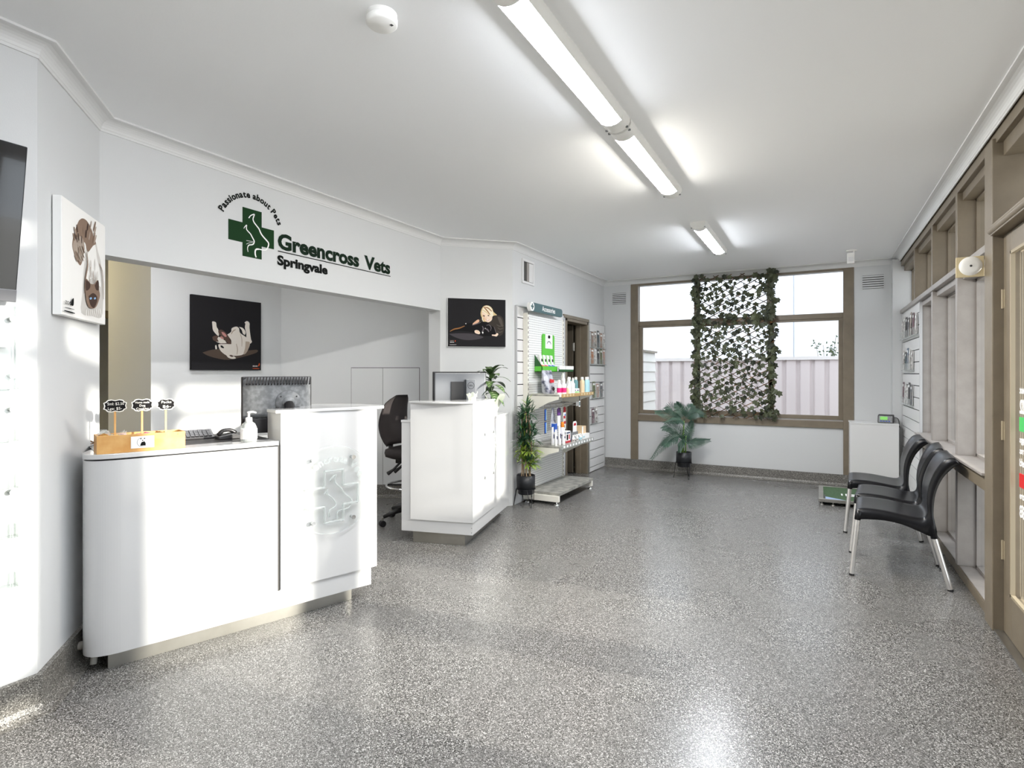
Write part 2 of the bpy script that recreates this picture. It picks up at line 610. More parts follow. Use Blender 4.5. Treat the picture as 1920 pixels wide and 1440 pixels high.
# reveals
mb.box((WL+0.06, FY+0.01, 0.72), (WL+0.105, y1, 2.62), T)
mb.box((WR-0.11, FY+0.01, 0.72), (WR-0.07, y1, 2.62), T)
mb.build('window_frame', w, bevel=0.003)
mb = MB(); mb.box((WL+0.105, FY-0.004, 0.775), (WR-0.11, FY+0.10, 0.787), 'pale_frame_paint'); mb.build('window_sill', w, bevel=0.002)
mb = MB()
yf0, yf1 = FY+0.045, FY+0.095
mb.box((-2.252, yf0, 2.035), (0.26, yf1, 2.10), T)
mb.box((-1.492, yf0, 2.10), (-1.416, yf1, 2.60), T)
mb.box((-0.587, yf0, 2.10), (-0.512, yf1, 2.60), T)
mb.build('transom_bar', w, bevel=0.003)
def sash(x0, x1, z0, z1, t=0.05):
    mb = MB()
    mb.box((x0, yf0+0.005, z0), (x0+t, yf1-0.005, z1), T); mb.box((x1-t, yf0+0.005, z0), (x1, yf1-0.005, z1), T)
    mb.box((x0+t, yf0+0.005, z0), (x1-t, yf1-0.005, z0+t), T); mb.box((x0+t, yf0+0.005, z1-t*0.5), (x1-t, yf1-0.005, z1), T)
    mb.build('sash', w, bevel=0.003)
sash(-2.252, -1.415, 0.79, 2.033); sash(-1.49, -0.50, 0.79, 2.033, 0.07); sash(-0.56, 0.262, 0.79, 2.033)
mb = MB()
mb.faces([(-2.25, FY+0.07, 0.79), (0.26, FY+0.07, 0.79), (0.26, FY+0.07, 2.60), (-2.25, FY+0.07, 2.60)], [(0, 1, 2, 3)], 'window_glass')
mb.build('pane', w)
# louvred wall vents, one each side of the window
def grille(x0, x1, z0, z1, n, label):
    t = thing('wall_vent', label, 'vent', ((x0+x1)/2, FY, (z0+z1)/2))
    hx, hz = (x1-x0)/2, (z1-z0)/2
    mb = MB()
    mb.box((-hx-0.01, -0.004, -hz-0.01), (hx+0.01, 0.0, hz+0.01), 'wall_paint'); mb.build('frame', t)
    mb = MB(); mb.box((-hx, -0.0055, -hz), (hx, -0.004, hz), 'slot_shadow'); mb.build('backing', t)
    mb = MB()
    for k in range(n):
        zc = -hz + 2*hz*(k+0.5)/n
        mb.box((-hx, -0.012, zc-hz/n*0.62), (hx, -0.0055, zc+hz/n*0.62), 'wall_paint')
    mb.build('slats', t)
mat('slot_shadow', '#4c4a47', 0.8)
grille(-2.63, -2.43, 2.36, 2.52, 6, 'small louvred white wall vent left of the big window')
grille(0.457, 0.669, 2.36, 2.52, 6, 'small louvred white wall vent right of the big window')

# ------------------------------------------------------------------ right wall: timber glazing
G = 'pale_frame_paint'
XO = 0.94    # glass plane
def mem(mb, ya, yb, z0, z1, m, x0=WX, x1=XO+0.05):
    mb.box((x0, ya, z0), (x1, yb, z1), m)
mb = MB()
mem(mb, -2.0, 7.85, 2.575, CZ, T)
mem(mb, 6.44, 7.85, 0.0, 2.04, G, x0=WX+0.03)
mem(mb, -2.0, 1.68, 0, 0.06, T); mem(mb, -2.0, 0.35, 0.06, 2.575, 'wall_paint', x0=WX+0.03)
struct(mb.build('wall_right', bevel=0.003))
mb = MB()
mem(mb, 3.97, 7.85, 0.0, 0.058, T, x0=WX+0.006)
mem(mb, 3.97, 6.44, 0.0585, 0.066, G, x0=WX+0.012)
struct(mb.build('trim_5', bevel=0.002))
yy = [4.76, 5.70, 6.67]
win = bpy.data.objects.new('window_2', None); COL.objects.link(win); win['kind'] = 'structure'
mb = MB()
for y in yy:
    mem(mb, y, y+0.06, 2.075, 2.58, T)
mem(mb, 3.97, 7.70, 2.52, 2.60, T, x0=WX+0.03)
mb.build('upper_mullions', win, bevel=0.003)
mb = MB()
for y in yy[:2]:
    mem(mb, y, y+0.06, 0.066, 2.036, G)
mem(mb, 3.97, 6.44, 1.99, 2.036, G, x0=WX+0.03)
mb.build('mullions', win, bevel=0.003)
mb = MB(); mem(mb, 3.97, 7.70, 2.036, 2.078, G, x0=WX-0.008); mb.build('transom_bar', win, bevel=0.003)
mb = MB()
mem(mb, 3.97, 6.44, 0.792, 0.808, G, x0=WX-0.03); mb.build('window_sill', win, bevel=0.003)
mb = MB(); mem(mb, 3.97, 6.44, 0.70, 0.79, T, x0=WX-0.004); mb.build('sill_rail', win, bevel=0.003)
mb = MB()
bays = [(3.97, 4.76), (4.82, 5.70), (5.76, 6.44)]
for a, b in bays:      # beads round each pane
    for z0, z1 in ((0.066, 0.70), (0.808, 1.99)):
        for (p, q, r, s) in ((a, a+0.018, z0, z1), (b-0.018, b, z0, z1), (a, b, z0, z0+0.018), (a, b, z1-0.018, z1)):
            mb.box((XO-0.02, p, r), (XO+0.02, q, s), G)
for a, b in ((3.97, 4.76), (4.82, 5.70), (5.76, 6.67), (6.73, 7.70)):
    for (p, q, r, s) in ((a, a+0.018, 2.078, 2.52), (b-0.018, b, 2.078, 2.52), (a, b, 2.078, 2.096), (a, b, 2.50, 2.52)):
        mb.box((XO-0.02, p, r), (XO+0.02, q, s), T)
mb.build('glazing_beads', win)
mb = MB()
for a, b in bays:
    for z0, z1 in ((0.07, 0.70), (0.81, 1.99)):
        mb.faces([(XO, a, z0), (XO, b, z0), (XO, b, z1), (XO, a, z1)], [(0, 1, 2, 3)], 'window_glass')
mb.faces([(XO, 3.97, 2.08), (XO, 7.70, 2.08), (XO, 7.70, 2.52), (XO, 3.97, 2.52)], [(0, 1, 2, 3)], 'window_glass')
mb.build('panes', win)
mat('sticker_yellow', '#f2c40f', 0.5)
mb = MB(); mb.box((XO-0.004, 4.31, 1.345), (XO-0.002, 4.37, 1.57), 'sticker_yellow')
tag(mb.build('warning_sticker'), 'tall yellow sticker on the window pane beside the door post', 'sticker')
# posts beside the doors
mb = MB(); mem(mb, 3.815, 3.97, 0, 2.60, T, x0=WX-0.016, x1=XO+0.06)
mem(mb, 1.66, 1.84, 0, 2.60, T, x0=WX-0.016, x1=XO+0.06)
struct(mb.build('trim_6', bevel=0.004))
mb = MB(); mem(mb, 1.84, 3.815, 2.085, 2.14, T, x0=WX-0.025); mb.cyl((WX-0.02, 1.84, 2.11), (WX-0.02, 3.815, 2.11), 0.018, T)
mem(mb, 1.84, 3.815, 2.50, 2.6, T, x0=WX+0.03)
struct(mb.build('trim_7', bevel=0.003))
tr = bpy.data.objects.new('window_3', None); COL.objects.link(tr); tr['kind'] = 'structure'
mb = MB(); mb.faces([(XO, 1.84, 2.14), (XO, 3.815, 2.14), (XO, 3.815, 2.5), (XO, 1.84, 2.5)], [(0, 1, 2, 3)], 'window_glass'); mb.build('pane', tr)
# glazing on towards the camera and past it
w4 = bpy.data.objects.new('window_4', None); COL.objects.link(w4); w4['kind'] = 'structure'
mb = MB()
for y in (0.35, 1.0, 1.6):
    mem(mb, y, y+0.06, 0.06, 2.58, T)
mem(mb, 0.35, 1.66, 2.04, 2.10, T); mem(mb, 0.35, 1.66, 0.70, 0.80, T)
mb.build('mullions', w4)
mb = MB(); mb.faces([(XO, 0.35, 0.06), (XO, 1.66, 0.06), (XO, 1.66, 2.58), (XO, 0.35, 2.58)], [(0, 1, 2, 3)], 'window_glass'); mb.build('pane', w4)
# double glazed entrance doors
mat('sign_green', '#49c565', 0.5); mat('sign_red', '#d4101a', 0.5); mat('sign_white', '#f4f4f4', 0.5)
mat('worn_bead', '#a3967e', 0.5)
for i, (ya, yb, ga, gb) in enumerate(((2.83, 3.81, 2.98, 3.675), (1.845, 2.825, 2.03, 2.72))):
    d = bpy.data.objects.new('door_%d' % (i+1), None); COL.objects.link(d); d['kind'] = 'structure'
    x0, x1 = WX+0.03, WX+0.075
    mb = MB()
    mb.box((x0, ya, 0.012), (x1, ga, 2.08), T); mb.box((x0, gb, 0.012), (x1, yb, 2.08), T)
    mb.box((x0, ga, 0.012), (x1, gb, 0.235), T); mb.box((x0, ga, 1.975), (x1, gb, 2.08), T)
    mb.build('door_frame', d, bevel=0.003)
    mb = MB()
    for (p, q, r, s) in ((ga, ga+0.014, 0.235, 1.975), (gb-0.014, gb, 0.235, 1.975), (ga, gb, 0.235, 0.249), (ga, gb, 1.961, 1.975)):
        mb.box((x0-0.006, p, r), (x0+0.012, q, s), 'worn_bead')
    mb.build('glazing_bead', d)
    xg = x0+0.022
    mb = MB(); mb.faces([(xg, ga, 0.235), (xg, gb, 0.235), (xg, gb, 1.975), (xg, ga, 1.975)], [(0, 1, 2, 3)], 'window_glass'); mb.build('pane', d)
    if i == 0:
        for hz in (0.435, 1.06, 1.75):
            mb = MB(); mb.cyl((x0-0.004, yb+0.002, hz-0.05), (x0-0.004, yb+0.002, hz+0.05), 0.006, 'worn_bead', n=8)
            mb.box((x0-0.001, yb-0.02, hz-0.048), (x0, yb+0.004, hz+0.048), 'worn_bead'); mb.build('hinge', d)
    # lettering on the glass is read from the street; from inside it is mirrored.
    fr = frame((xg-0.002, gb, 0), (0, -1, 0), (0, 0, 1))
    s_ = MB()
    if i == 0:
        e = 0.045
        s_.box((e, 1.075, 0), (0.55, 1.145, 0.001), 'sign_green', xf=fr)
        s_.box((e, 0.80, 0), (0.55, 0.868, 0.001), 'sign_red', xf=fr)
        for tx, z, h, wd in (('ment', 1.262, 0.035, 0.105), ('22', 1.165, 0.068, 0.095), ('ngs', 1.02, 0.032, 0.085), ('rs', 0.965, 0.032, 0.05),
                         ('ed', 0.905, 0.036, 0.075), ('tre', 0.745, 0.032, 0.075), ('38', 0.655, 0.06, 0.08)):
            text(s_, tx, e+0.005, z, wd, h, 'sign_white', z=0.001, bold=0.03, mirror=True, xf=fr)
    if i == 0:
        s_.build('lettering', d)
    else:
        s_.bm.free()
# threshold
mb = MB(); mb.box((WX-0.01, 1.84, 0), (1.0, 3.815, 0.011), 'steel'); struct(mb.build('trim_8'))
# inner doorway: frame and open door leaf
mb = MB(); Tn = 'taupe_paint'
mb.box((-2.93, D1-0.035, 0), (-2.748, D1, DZ), Tn); mb.box((-2.93, D0, 0), (-2.748, D0+0.035, DZ), Tn); mb.box((-2.93, D0, DZ-0.035), (-2.748, D1, DZ), Tn)
mb.box((-2.90, D1-0.06, 0), (-2.84, D1-0.035, DZ-0.035), Tn)
mb.box((-2.765, D1, 0), (-2.74, D1+0.025, DZ+0.02), 'steel'); mb.box((-2.765, D0-0.08, DZ), (-2.74, D1+0.025, DZ+0.04), Tn)
struct(mb.build('trim_9', bevel=0.002))
d3 = bpy.data.objects.new('door_3', None); COL.objects.link(d3); d3['kind'] = 'structure'
mb = MB(); mb.box((-3.66, D1-0.10, 0.01), (-2.935, D1-0.062, DZ-0.04), 'dark_door_paint'); mb.build('door_leaf', d3)
for z in (0.42, 1.72):
    mb = MB(); mb.box((-2.935, D1-0.10, z-0.05), (-2.93, D1-0.04, z+0.05), 'steel'); mb.cyl((-2.926, D1-0.068, z-0.055), (-2.926, D1-0.068, z+0.055), 0.008, 'steel', n=8)
    mb.build('hinge', d3)
# sliding wall vent over the shelving
t = thing('wall_hatch_vent', 'cream framed sliding vent high on the wall above the accessories sign', 'vent', (-2.76, 5.39, 2.45))
mb = MB()
for a, b in (((0, -0.14, -0.13), (0.015, 0.14, -0.105)), ((0, -0.14, 0.105), (0.015, 0.14, 0.13)), ((0, -0.14, -0.105), (0.015, -0.112, 0.105)), ((0, 0.112, -0.105), (0.015, 0.14, 0.105))):
    mb.box(a, b, 'satin_white')
mb.build('frame', t, bevel=0.002)
mb = MB(); mb.box((0.001, -0.112, -0.105), (0.003, 0.112, 0.105), 'slot_shadow'); mb.build('backing', t)
mb = MB(); mb.box((0.004, -0.03, -0.1), (0.008, 0.05, 0.1), 'pale_frame_paint'); mb.box((0.008, 0.02, -0.1), (0.011, 0.112, 0.1), 'satin_white'); mb.build('slide', t)
# cupboard set in the back room wall
u = Vector((q1[0]-q0[0], q1[1]-q0[1], 0)).normalized(); nrm = Vector((u.y, -u.x, 0))
def bwall(s, off, z): return Vector((q0[0], q0[1], 0)) + u*s + nrm*off + Vector((0, 0, z))
fr = frame(bwall(0, 0, 0), u, (0, 0, 1))
t = thing('wall_cupboard', 'flush pale two door cupboard set in the back room wall', 'cupboard')
for a, b in ((0.773, 1.116), (1.120, 1.517)):
    mb = MB(); mb.box((a, 0.14, 0), (b, 1.418, 0.008), 'back_room_paint', xf=fr); mb.build('cupboard_door', t)
mb = MB(); mb.box((0.768, 0.14, 0), (1.522, 1.424, 0.0015), 'slot_shadow', xf=fr); mb.build('frame', t)
# ------------------------------------------------------------------ outside
mat('concrete', '#c9c5be', 0.8, noise=(6, '#b8b4ad', 0.35, 0.7))
mat('sheet_fence', '#c4bbbc', 0.55)
mat('fence_cap', '#cfcbcb', 0.5)
mat('weatherboard', '#d6d6d3', 0.6)
mat('brick_brown', '#8d7f77', 0.85, noise=(20, '#7c6e67', 0.4, 0.7))
mat('red_paint', '#7e1f28', 0.6)
mat('shrub_leaf', '#3a4a2c', 0.6)
mb = MB(); mb.box((-9, 8.0, -0.12), (12, 22, -0.05), 'concrete'); mb.box((1.0, -8, -0.12), (12, 8.0, -0.02), 'concrete')
mb.build('ground_outside', kind='structure')
# corrugated steel fence
t = thing('sheet_metal_fence', 'pale pinkish grey corrugated steel fence outside the big window', 'fence', (0, 10.5, 0))
mb = MB(); v = []; x = -3.2; up = True; pts = []
while x < 3.6:
    pts += [(x, 0.0), (x+0.13, 0.0), (x+0.155, 0.035), (x+0.185, 0.035), (x+0.21, 0.0)]
    x += 0.21
v = [(p[0], p[1], -0.05) for p in pts] + [(p[0], p[1], 1.6) for p in pts]
n = len(pts)
mb.faces(v, [(i, i+1, n+i+1, n+i) for i in range(n-1)], 'sheet_fence'); mb.build('sheeting', t)
mb = MB(); mb.box((-3.2, -0.03, 1.585), (3.7, 0.06, 1.64), 'fence_cap'); mb.build('top_rail', t)
mb = MB(); mb.box((-3.2, -0.02, 0.12), (3.7, 0.0, 0.17), 'fence_cap'); mb.build('bottom_rail', t)
# weatherboard wall
t = thing('weatherboard_wall', 'low white weatherboard wall outside, at the left of the big window', 'wall', (-2.45, 8.75, 0))
mb = MB()
for k in range(11):
    z = -0.05 + k*0.16
    mb.faces([(0.03, -0.74, z), (0.03, 0.75, z), (0.01, 0.75, z+0.162), (0.01, -0.74, z+0.162), (0, -0.74, z), (0, 0.75, z)], [(0, 1, 2, 3), (0, 4, 5, 1)], 'weatherboard')
mb.box((-0.08, -0.74, -0.05), (0.0, 0.75, 1.70), 'weatherboard'); mb.build('boards', t)
mb = MB(); mb.box((-0.1, -0.74, 1.70), (0.05, 0.77, 1.73), 'taupe_paint'); mb.build('capping', t)
# twig over the fence
t = thing('garden_shrub', 'thin leafy twigs showing above the fence through the right window pane', 'shrub', (0.12, 10.8, 0))
mb = MB(); lf = MB(); random.seed(3)
for k in range(7):
    a = random.uniform(-0.35, 0.35); h = random.uniform(1.72, 2.0); p = [(0, 0, 0), (a*0.3, 0.02, 1.0), (a*0.8, 0.03, h-0.1), (a, 0.02, h)]
    mb.tube(spline(p, 3), 0.004, 'taupe_paint', n=5)
    for j in range(7):
        q = Vector(p[2]).lerp(Vector(p[3]), random.random()*1.4-0.2) + Vector((random.uniform(-0.07, 0.07), 0, random.uniform(-0.12, 0.05)))
        lf.cbox(q, (0.035, 0.004, 0.018), 'shrub_leaf', rot=Matrix.Rotation(random.uniform(0, 3), 4, 'Y'))
mb.build('twigs', t); lf.build('foliage', t)
# planter wall and shopfront across the footpath, seen through the right-hand glazing
t = thing('garden_wall', 'low pale rendered wall outside the right hand windows', 'wall', (1.62, 6.0, 0))
mb = MB(); mb.box((0, -1.9, -0.02), (0.12, 2.5, 0.80), 'weatherboard'); mb.build('wall_body', t)
mb = MB(); mb.box((-0.02, -1.92, 0.80), (0.14, 2.52, 0.85), 'fence_cap'); mb.build('coping', t)
t = thing('brick_building', 'brown brick building across the path outside the right hand windows', 'building', (4.6, 8.0, 0))
mb = MB(); mb.box((0, -2.3, -0.02), (0.4, 9, 3.6), 'brick_brown'); mb.build('brick_wall', t)
mb = MB(); mb.box((-0.02, -2.3, 1.62), (0, 9, 1.75), 'fence_cap'); mb.box((-0.02, -2.3, 0.95), (0, 9, 1.08), 'fence_cap'); mb.build('white_band', t)
mb = MB(); mb.box((-0.03, -2.3, 0.45), (0, 9, 0.95), 'red_paint'); mb.build('red_panel', t)
t = thing('verandah_roof', 'shallow awning over the footpath outside the entrance', 'awning', (1.06, 3.0, 2.46))
mb = MB(); mb.box((0, -5.2, 0.03), (1.15, 5.0, 0.10), 'fence_cap'); mb.build('roof_sheet', t)
mb = MB(); mb.box((1.15, -5.2, 0.0), (1.18, 5.0, 0.12), 'fence_cap'); mb.build('fascia', t)
t = thing('neighbouring_building', 'tall pale blank building wall rising beyond the fence behind the big window', 'building', (-0.5, 14.0, 0))
mat('pale_render', '#ccd0d6', 0.8)
mb = MB(); mb.box((-9, 0, -0.1), (0.0, 0.3, 6.5), 'pale_render'); mb.box((0.025, 0, -0.1), (4.6, 0.3, 6.5), 'pale_render'); mb.box((-9, 0.03, -0.1), (4.6, 0.3, 6.5), 'pale_render'); mb.build('wall_panels', t)
# ------------------------------------------------------------------ ceiling fixtures
mat('diffuser', '#ffffff', 0.4, emit='#f4f8ff', estr=34)
mat('diffuser_bright', '#ffffff', 0.4, emit='#f4f8ff', estr=48)
mat('diffuser_dim', '#ffffff', 0.4, emit='#f4f8ff', estr=34)
mat('diffuser_warm', '#ffffff', 0.4, emit='#fffaf0', estr=60)
mat('diffuser_back', '#ffffff', 0.4, emit='#fdfdff', estr=9)
mat('diffuser_yellow', '#ffffff', 0.4, emit='#ffe9b0', estr=8)
def light_body(name, label, y, L, mat_d, x=-0.935, group='long ceiling lights in a row'):
    t = thing(name, label, 'ceiling light', (x, y, CZ), 0, group)
    W = 0.066
    prof = [(-W, 0), (-W, -0.022), (-W*0.8, -0.048), (-W*0.4, -0.062), (0, -0.066), (W*0.4, -0.062), (W*0.8, -0.048), (W, -0.022), (W, 0)]
    def sweep(a, b, m, k0, k1, s=1.0):
        mb = MB(); pr = [(p[0]*s, p[1]*s) for p in prof[k0:k1]]; n = len(pr)
        mb.faces([(p[0], a, p[1]) for p in pr] + [(p[0], b, p[1]) for p in pr], [(i, i+1, n+i+1, n+i) for i in range(n-1)], m, smooth=True)
        mb.faces([(p[0], a, p[1]) for p in pr], [tuple(range(n))], m); mb.faces([(p[0], b, p[1]) for p in pr], [tuple(range(n-1, -1, -1))], m)
        return mb
    mb = sweep(0.10, L-0.10, 'white_plastic', 0, 3); mb.build('side_rail', t)
    mb = sweep(0.10, L-0.10, 'white_plastic', 6, 9); mb.build('side_rail', t)
    mb = sweep(0.10, L-0.10, mat_d, 2, 7); mb.build('diffuser', t)
    for a, b in ((0, 0.10), (L-0.10, L)):
        mb = sweep(a, b, 'white_plastic', 0, 9, 1.02)
        e = 0.012 if a == 0 else L-0.012
        for sx in (-1, 1):
            mb.cyl((sx*W*0.83, e, -0.046), (sx*W*0.83, e, -0.052), 0.008, 'grey_plastic', n=10)
        mb.build('end_cap', t)
    return t
light_body('ceiling_light', 'long white ceiling light nearest the camera, running out of the top of the picture', 1.60, 1.27, 'diffuser')
light_body('ceiling_light', 'middle ceiling light, butted against the end of the nearest one', 2.89, 1.25, 'diffuser_warm')
light_body('ceiling_light', 'short looking ceiling light closest to the far window, on its own', 5.12, 1.30, 'diffuser_bright')
light_body('ceiling_light', 'unseen ceiling light added behind the camera to brighten the near room', 0.31, 1.27, 'diffuser_dim')  # out of view; added to the row for its light on the near room
# the consulting area has its own lights, hidden behind the bulkhead
for x, y, rz in ((-4.15, 2.6, 0), (-6.6, 2.2, 0)):
    t = thing('ceiling_panel_light', 'square ceiling light behind the bulkhead', 'ceiling light', (x, y, CZ), rz, 'lights behind the bulkhead')
    mb = MB(); mb.box((-0.2, -0.35, -0.03), (0.2, 0.35, 0), 'white_plastic'); mb.build('frame', t)
    mb = MB(); mb.box((-0.18, -0.33, -0.034), (0.18, 0.33, -0.030), 'diffuser_back'if x > -5 else 'diffuser_yellow'); mb.build('diffuser', t)

# smoke alarm
t = thing('smoke_alarm', 'round white smoke alarm on the ceiling', 'smoke alarm', (-1.43, 1.60, CZ))
mb = MB(); mb.lathe([(0.056, 0), (0.056, -0.012), (0.050, -0.016)], 'white_plastic', n=32); mb.build('base', t)
mb = MB(); mb.lathe([(0.052, -0.014), (0.058, -0.020), (0.058, -0.036), (0.052, -0.042), (0.001, -0.044)], 'white_plastic', n=32); mb.build('cover', t)
mb = MB()
for k in range(3): mb.box((0.030, 0.008+k*0.004, -0.0446), (0.041, 0.0105+k*0.004, -0.0436), 'black_plastic')
mb.build('sounder_slots', t)
# motion sensor
t = thing('motion_sensor', 'small white motion sensor hanging from the ceiling near the far window', 'motion sensor', (0.315, 7.12, CZ))
mb = MB(); mb.rbox((-0.05, -0.03, -0.012), (0.05, 0.03, 0), 0.02, 'white_plastic'); mb.cyl((0.02, 0, -0.012), (0.02, 0, -0.06), 0.009, 'white_plastic', n=10); mb.build('bracket', t)
mb = MB(); mb.box((-0.045, -0.045, -0.15), (0.025, -0.005, -0.035), 'white_plastic'); mb.box((0.005-0.005, -0.005, -0.06), (0.03, 0.006, -0.04), 'white_plastic'); mb.build('housing', t, bevel=0.008)
mb = MB(); mb.box((-0.035, -0.049, -0.13), (0.015, -0.044, -0.08), 'satin_white'); mb.build('lens', t, bevel=0.004)
# alarm sounder standing out from the door post
t = thing('alarm_sounder', 'round white disc sounder on a cream square plate by the door post', 'alarm', (WX-0.016, 3.985, 1.955))
mb = MB(); mb.box((-0.125, -0.012, -0.057), (0.0, 0.0, 0.057), 'tan'); mb.build('back_plate', t, bevel=0.002)
mb = MB(); mb.lathe([(0.001, 0.010), (0.03, 0.010), (0.045, 0.007), (0.053, 0.0)], 'white_plastic', n=30)
mb.lathe([(0.006, 0.0105), (0.004, 0.014), (0.001, 0.0145)], 'black_plastic', n=12)
d = mb.build('disc', t); d.rotation_euler = (PI/2, 0, 0); d.location = (-0.06, -0.012, 0.004)
mat('blue_print', '#2f4c9a', 0.5)
mat('rope_brown', '#8a6a45', 0.8)
# ------------------------------------------------------------------ header sign
HF = frame((-3.30, 0, 0), (0, 1, 0), (0, 0, 1))
t = thing('wall_sign', 'large green cross and Greencross Vets Springvale lettering on the bulkhead', 'sign', (-3.30, 2.43, 2.28))
loc = Matrix.Translation((3.30, -2.43, -2.28))
F = loc @ HF
mb = MB()
cy, cz = 2.432, 2.283
mb.prism([(2.262, 2.216), (2.362, 2.216), (2.362, 2.128), (2.503, 2.128), (2.503, 2.216), (2.600, 2.216), (2.600, 2.345), (2.503, 2.345), (2.503, 2.447), (2.362, 2.447), (2.362, 2.345), (2.262, 2.345)], 0, 0.004, 'logo_green', xf=F)
mb.build('cross', t)
# outline heads: u,v measured on the cross (0..1 across 2.262-2.600, 2.128-2.447)
def cu(p): return (2.262 + p[0]*0.338, 2.128 + p[1]*0.319)
dog = [(0.42, 0.80), (0.46, 0.86), (0.50, 0.89), (0.545, 0.91), (0.53, 0.86), (0.515, 0.80), (0.54, 0.74), (0.60, 0.68), (0.65, 0.63), (0.68, 0.57), (0.715, 0.52), (0.77, 0.47), (0.82, 0.43), (0.865, 0.385), (0.87, 0.34), (0.85, 0.28), (0.825, 0.24), (0.79, 0.215), (0.72, 0.205), (0.65, 0.205), (0.59, 0.19), (0.565, 0.15), (0.565, 0.08), (0.585, 0.0+0.02)]
cat_ = [(0.315, 0.56), (0.335, 0.60), (0.375, 0.645), (0.37, 0.60), (0.375, 0.555), (0.41, 0.52), (0.46, 0.48), (0.50, 0.42), (0.535, 0.365), (0.54, 0.335), (0.525, 0.29), (0.49, 0.265), (0.44, 0.25), (0.41, 0.225), (0.395, 0.17), (0.405, 0.10)]
wh = [[(0.37, 0.325), (0.44, 0.33), (0.52, 0.335)], [(0.37, 0.25), (0.42, 0.285), (0.51, 0.315)]]
mb = MB()
sp = spline([cu(p) for p in [(*q,) for q in dog]], 4) if False else [cu(p) for p in dog]
def sp2(pts, k=5):
    return [(p[0], p[1]) for p in spline([(q[0], q[1], 0) for q in pts], k)]
S1 = sp2([cu(p) for p in dog]); n = len(S1)
ribbon(mb, S1, [0.006 + 0.004*math.sin(PI*min(1, i/n*1.0))**2 + (0.004 if i > n*0.82 else 0) for i in range(n)], 'white_card', z=0.005, xf=F)
S2 = sp2([cu(p) for p in cat_]); n = len(S2)
ribbon(mb, S2, [0.004 + 0.004*math.sin(PI*i/n) for i in range(n)], 'white_card', z=0.005, xf=F)
for q in wh:
    ribbon(mb, sp2([cu(p) for p in q]), 0.0025, 'white_card', z=0.005, xf=F)
mb.build('animal_outlines', t)
mb = MB()
text(mb, 'Greencross', 2.632, 2.232, 0.785, 0.108, 'logo_text', z=0.003, bold=0.04, xf=F)
text(mb, 'Vets', 3.478, 2.232, 0.318, 0.108, 'logo_text', z=0.003, bold=0.04, xf=F)
mb.build('lettering', t)
mb = MB(); text(mb, 'Springvale', 2.628, 2.118, 0.455, 0.066, 'logo_black', z=0.003, bold=0.045, xf=F); mb.build('lettering', t)
mb = MB(); arc_text(mb, 'Passionate about Pets', (2.432, 2.300), 0.220, 159, 23, 0.042, 'logo_black', z=0.003, bold=0.035, xf=F, squeeze=0.95); mb.build('lettering', t)
mb = MB(); mb.box((2.635, 2.208, 0), (3.80, 2.214, 0.003), 'logo_black', xf=F); mb.build('underline', t)

# ------------------------------------------------------------------ reception counter (front)
# local frame: x along the front (towards the raised end), y out towards the room
O1 = Vector((-2.8265, 1.305, 0)); u1 = Vector((0.3376, 0.9413, 0)); ang1 = math.atan2(u1.y, u1.x)
# local +y = direction rotated +90deg from u1 = back side; front face is y=0 and the body lies at y>0
def on1(s, b, z): return O1 + u1*s + Vector((-u1.y, u1.x, 0))*b + Vector((0, 0, z))
t = thing('reception_counter', 'glossy white reception counter with rounded end and raised section, nearest the camera', 'counter', O1, ang1)
def to_l(p):
    d = Vector((p[0], p[1], 0)) - O1
    return (d.dot(u1), d.dot(Vector((-u1.y, u1.x, 0))))
cor = to_l((-2.859, 1.211)); side = to_l((-3.25, 1.555))
def arc_corner(c, d_in, d_out, r, n=10):
    """rounded corner as quadratic arc"""
    a = (c[0]+d_in[0]*r, c[1]+d_in[1]*r); b = (c[0]+d_out[0]*r, c[1]+d_out[1]*r)
    out = []
    for k in range(n+1):
        q = k/n
        out.append(((1-q)**2*a[0]+2*q*(1-q)*c[0]+q*q*b[0], (1-q)**2*a[1]+2*q*(1-q)*c[1]+q*q*b[1]))
    return out
sd = Vector((side[0]-cor[0], side[1]-cor[1])); sd.normalize()
corner = arc_corner((cor[0], 0.0), (1, 0), (sd.x, sd.y), 0.20, 30)      # from front towards the side
front_left = corner[::-1]
XE = 1.335     # right end of the body along s
body = [side] + front_left + [(XE, 0.0), (XE, 0.62), (side[0]+0.35, 0.62)]
mb = MB(); mb.prism(body, 0.085, 0.965, 'gloss_white'); mb.build('body', t)
mb = MB()
top = [(side[0], side[1]-0.006)] + [(p[0]-0.004, p[1]-0.006) for p in front_left] + [(0.79, -0.006), (0.79, 0.62), (side[0]+0.35, 0.62)]
mb.prism(top, 0.972, 0.995, 'gloss_white'); mb.build('worktop', t, bevel=0.003)
mb = MB(); mb.box((0.0, 0.125, 0.9952), (0.78, 0.60, 0.9972), 'dark_plastic'); mb.build('desk_mat', t)
mb = MB()
mb.box((0.045, 0.065, 0), (1.24, 0.09, 0.085), 'kick_steel'); mb.box((0.045, 0.09, 0), (0.07, 0.5, 0.085), 'kick_steel'); mb.box((1.215, 0.09, 0), (1.24, 0.5, 0.085), 'kick_steel')
mb.build('kick_plate', t)
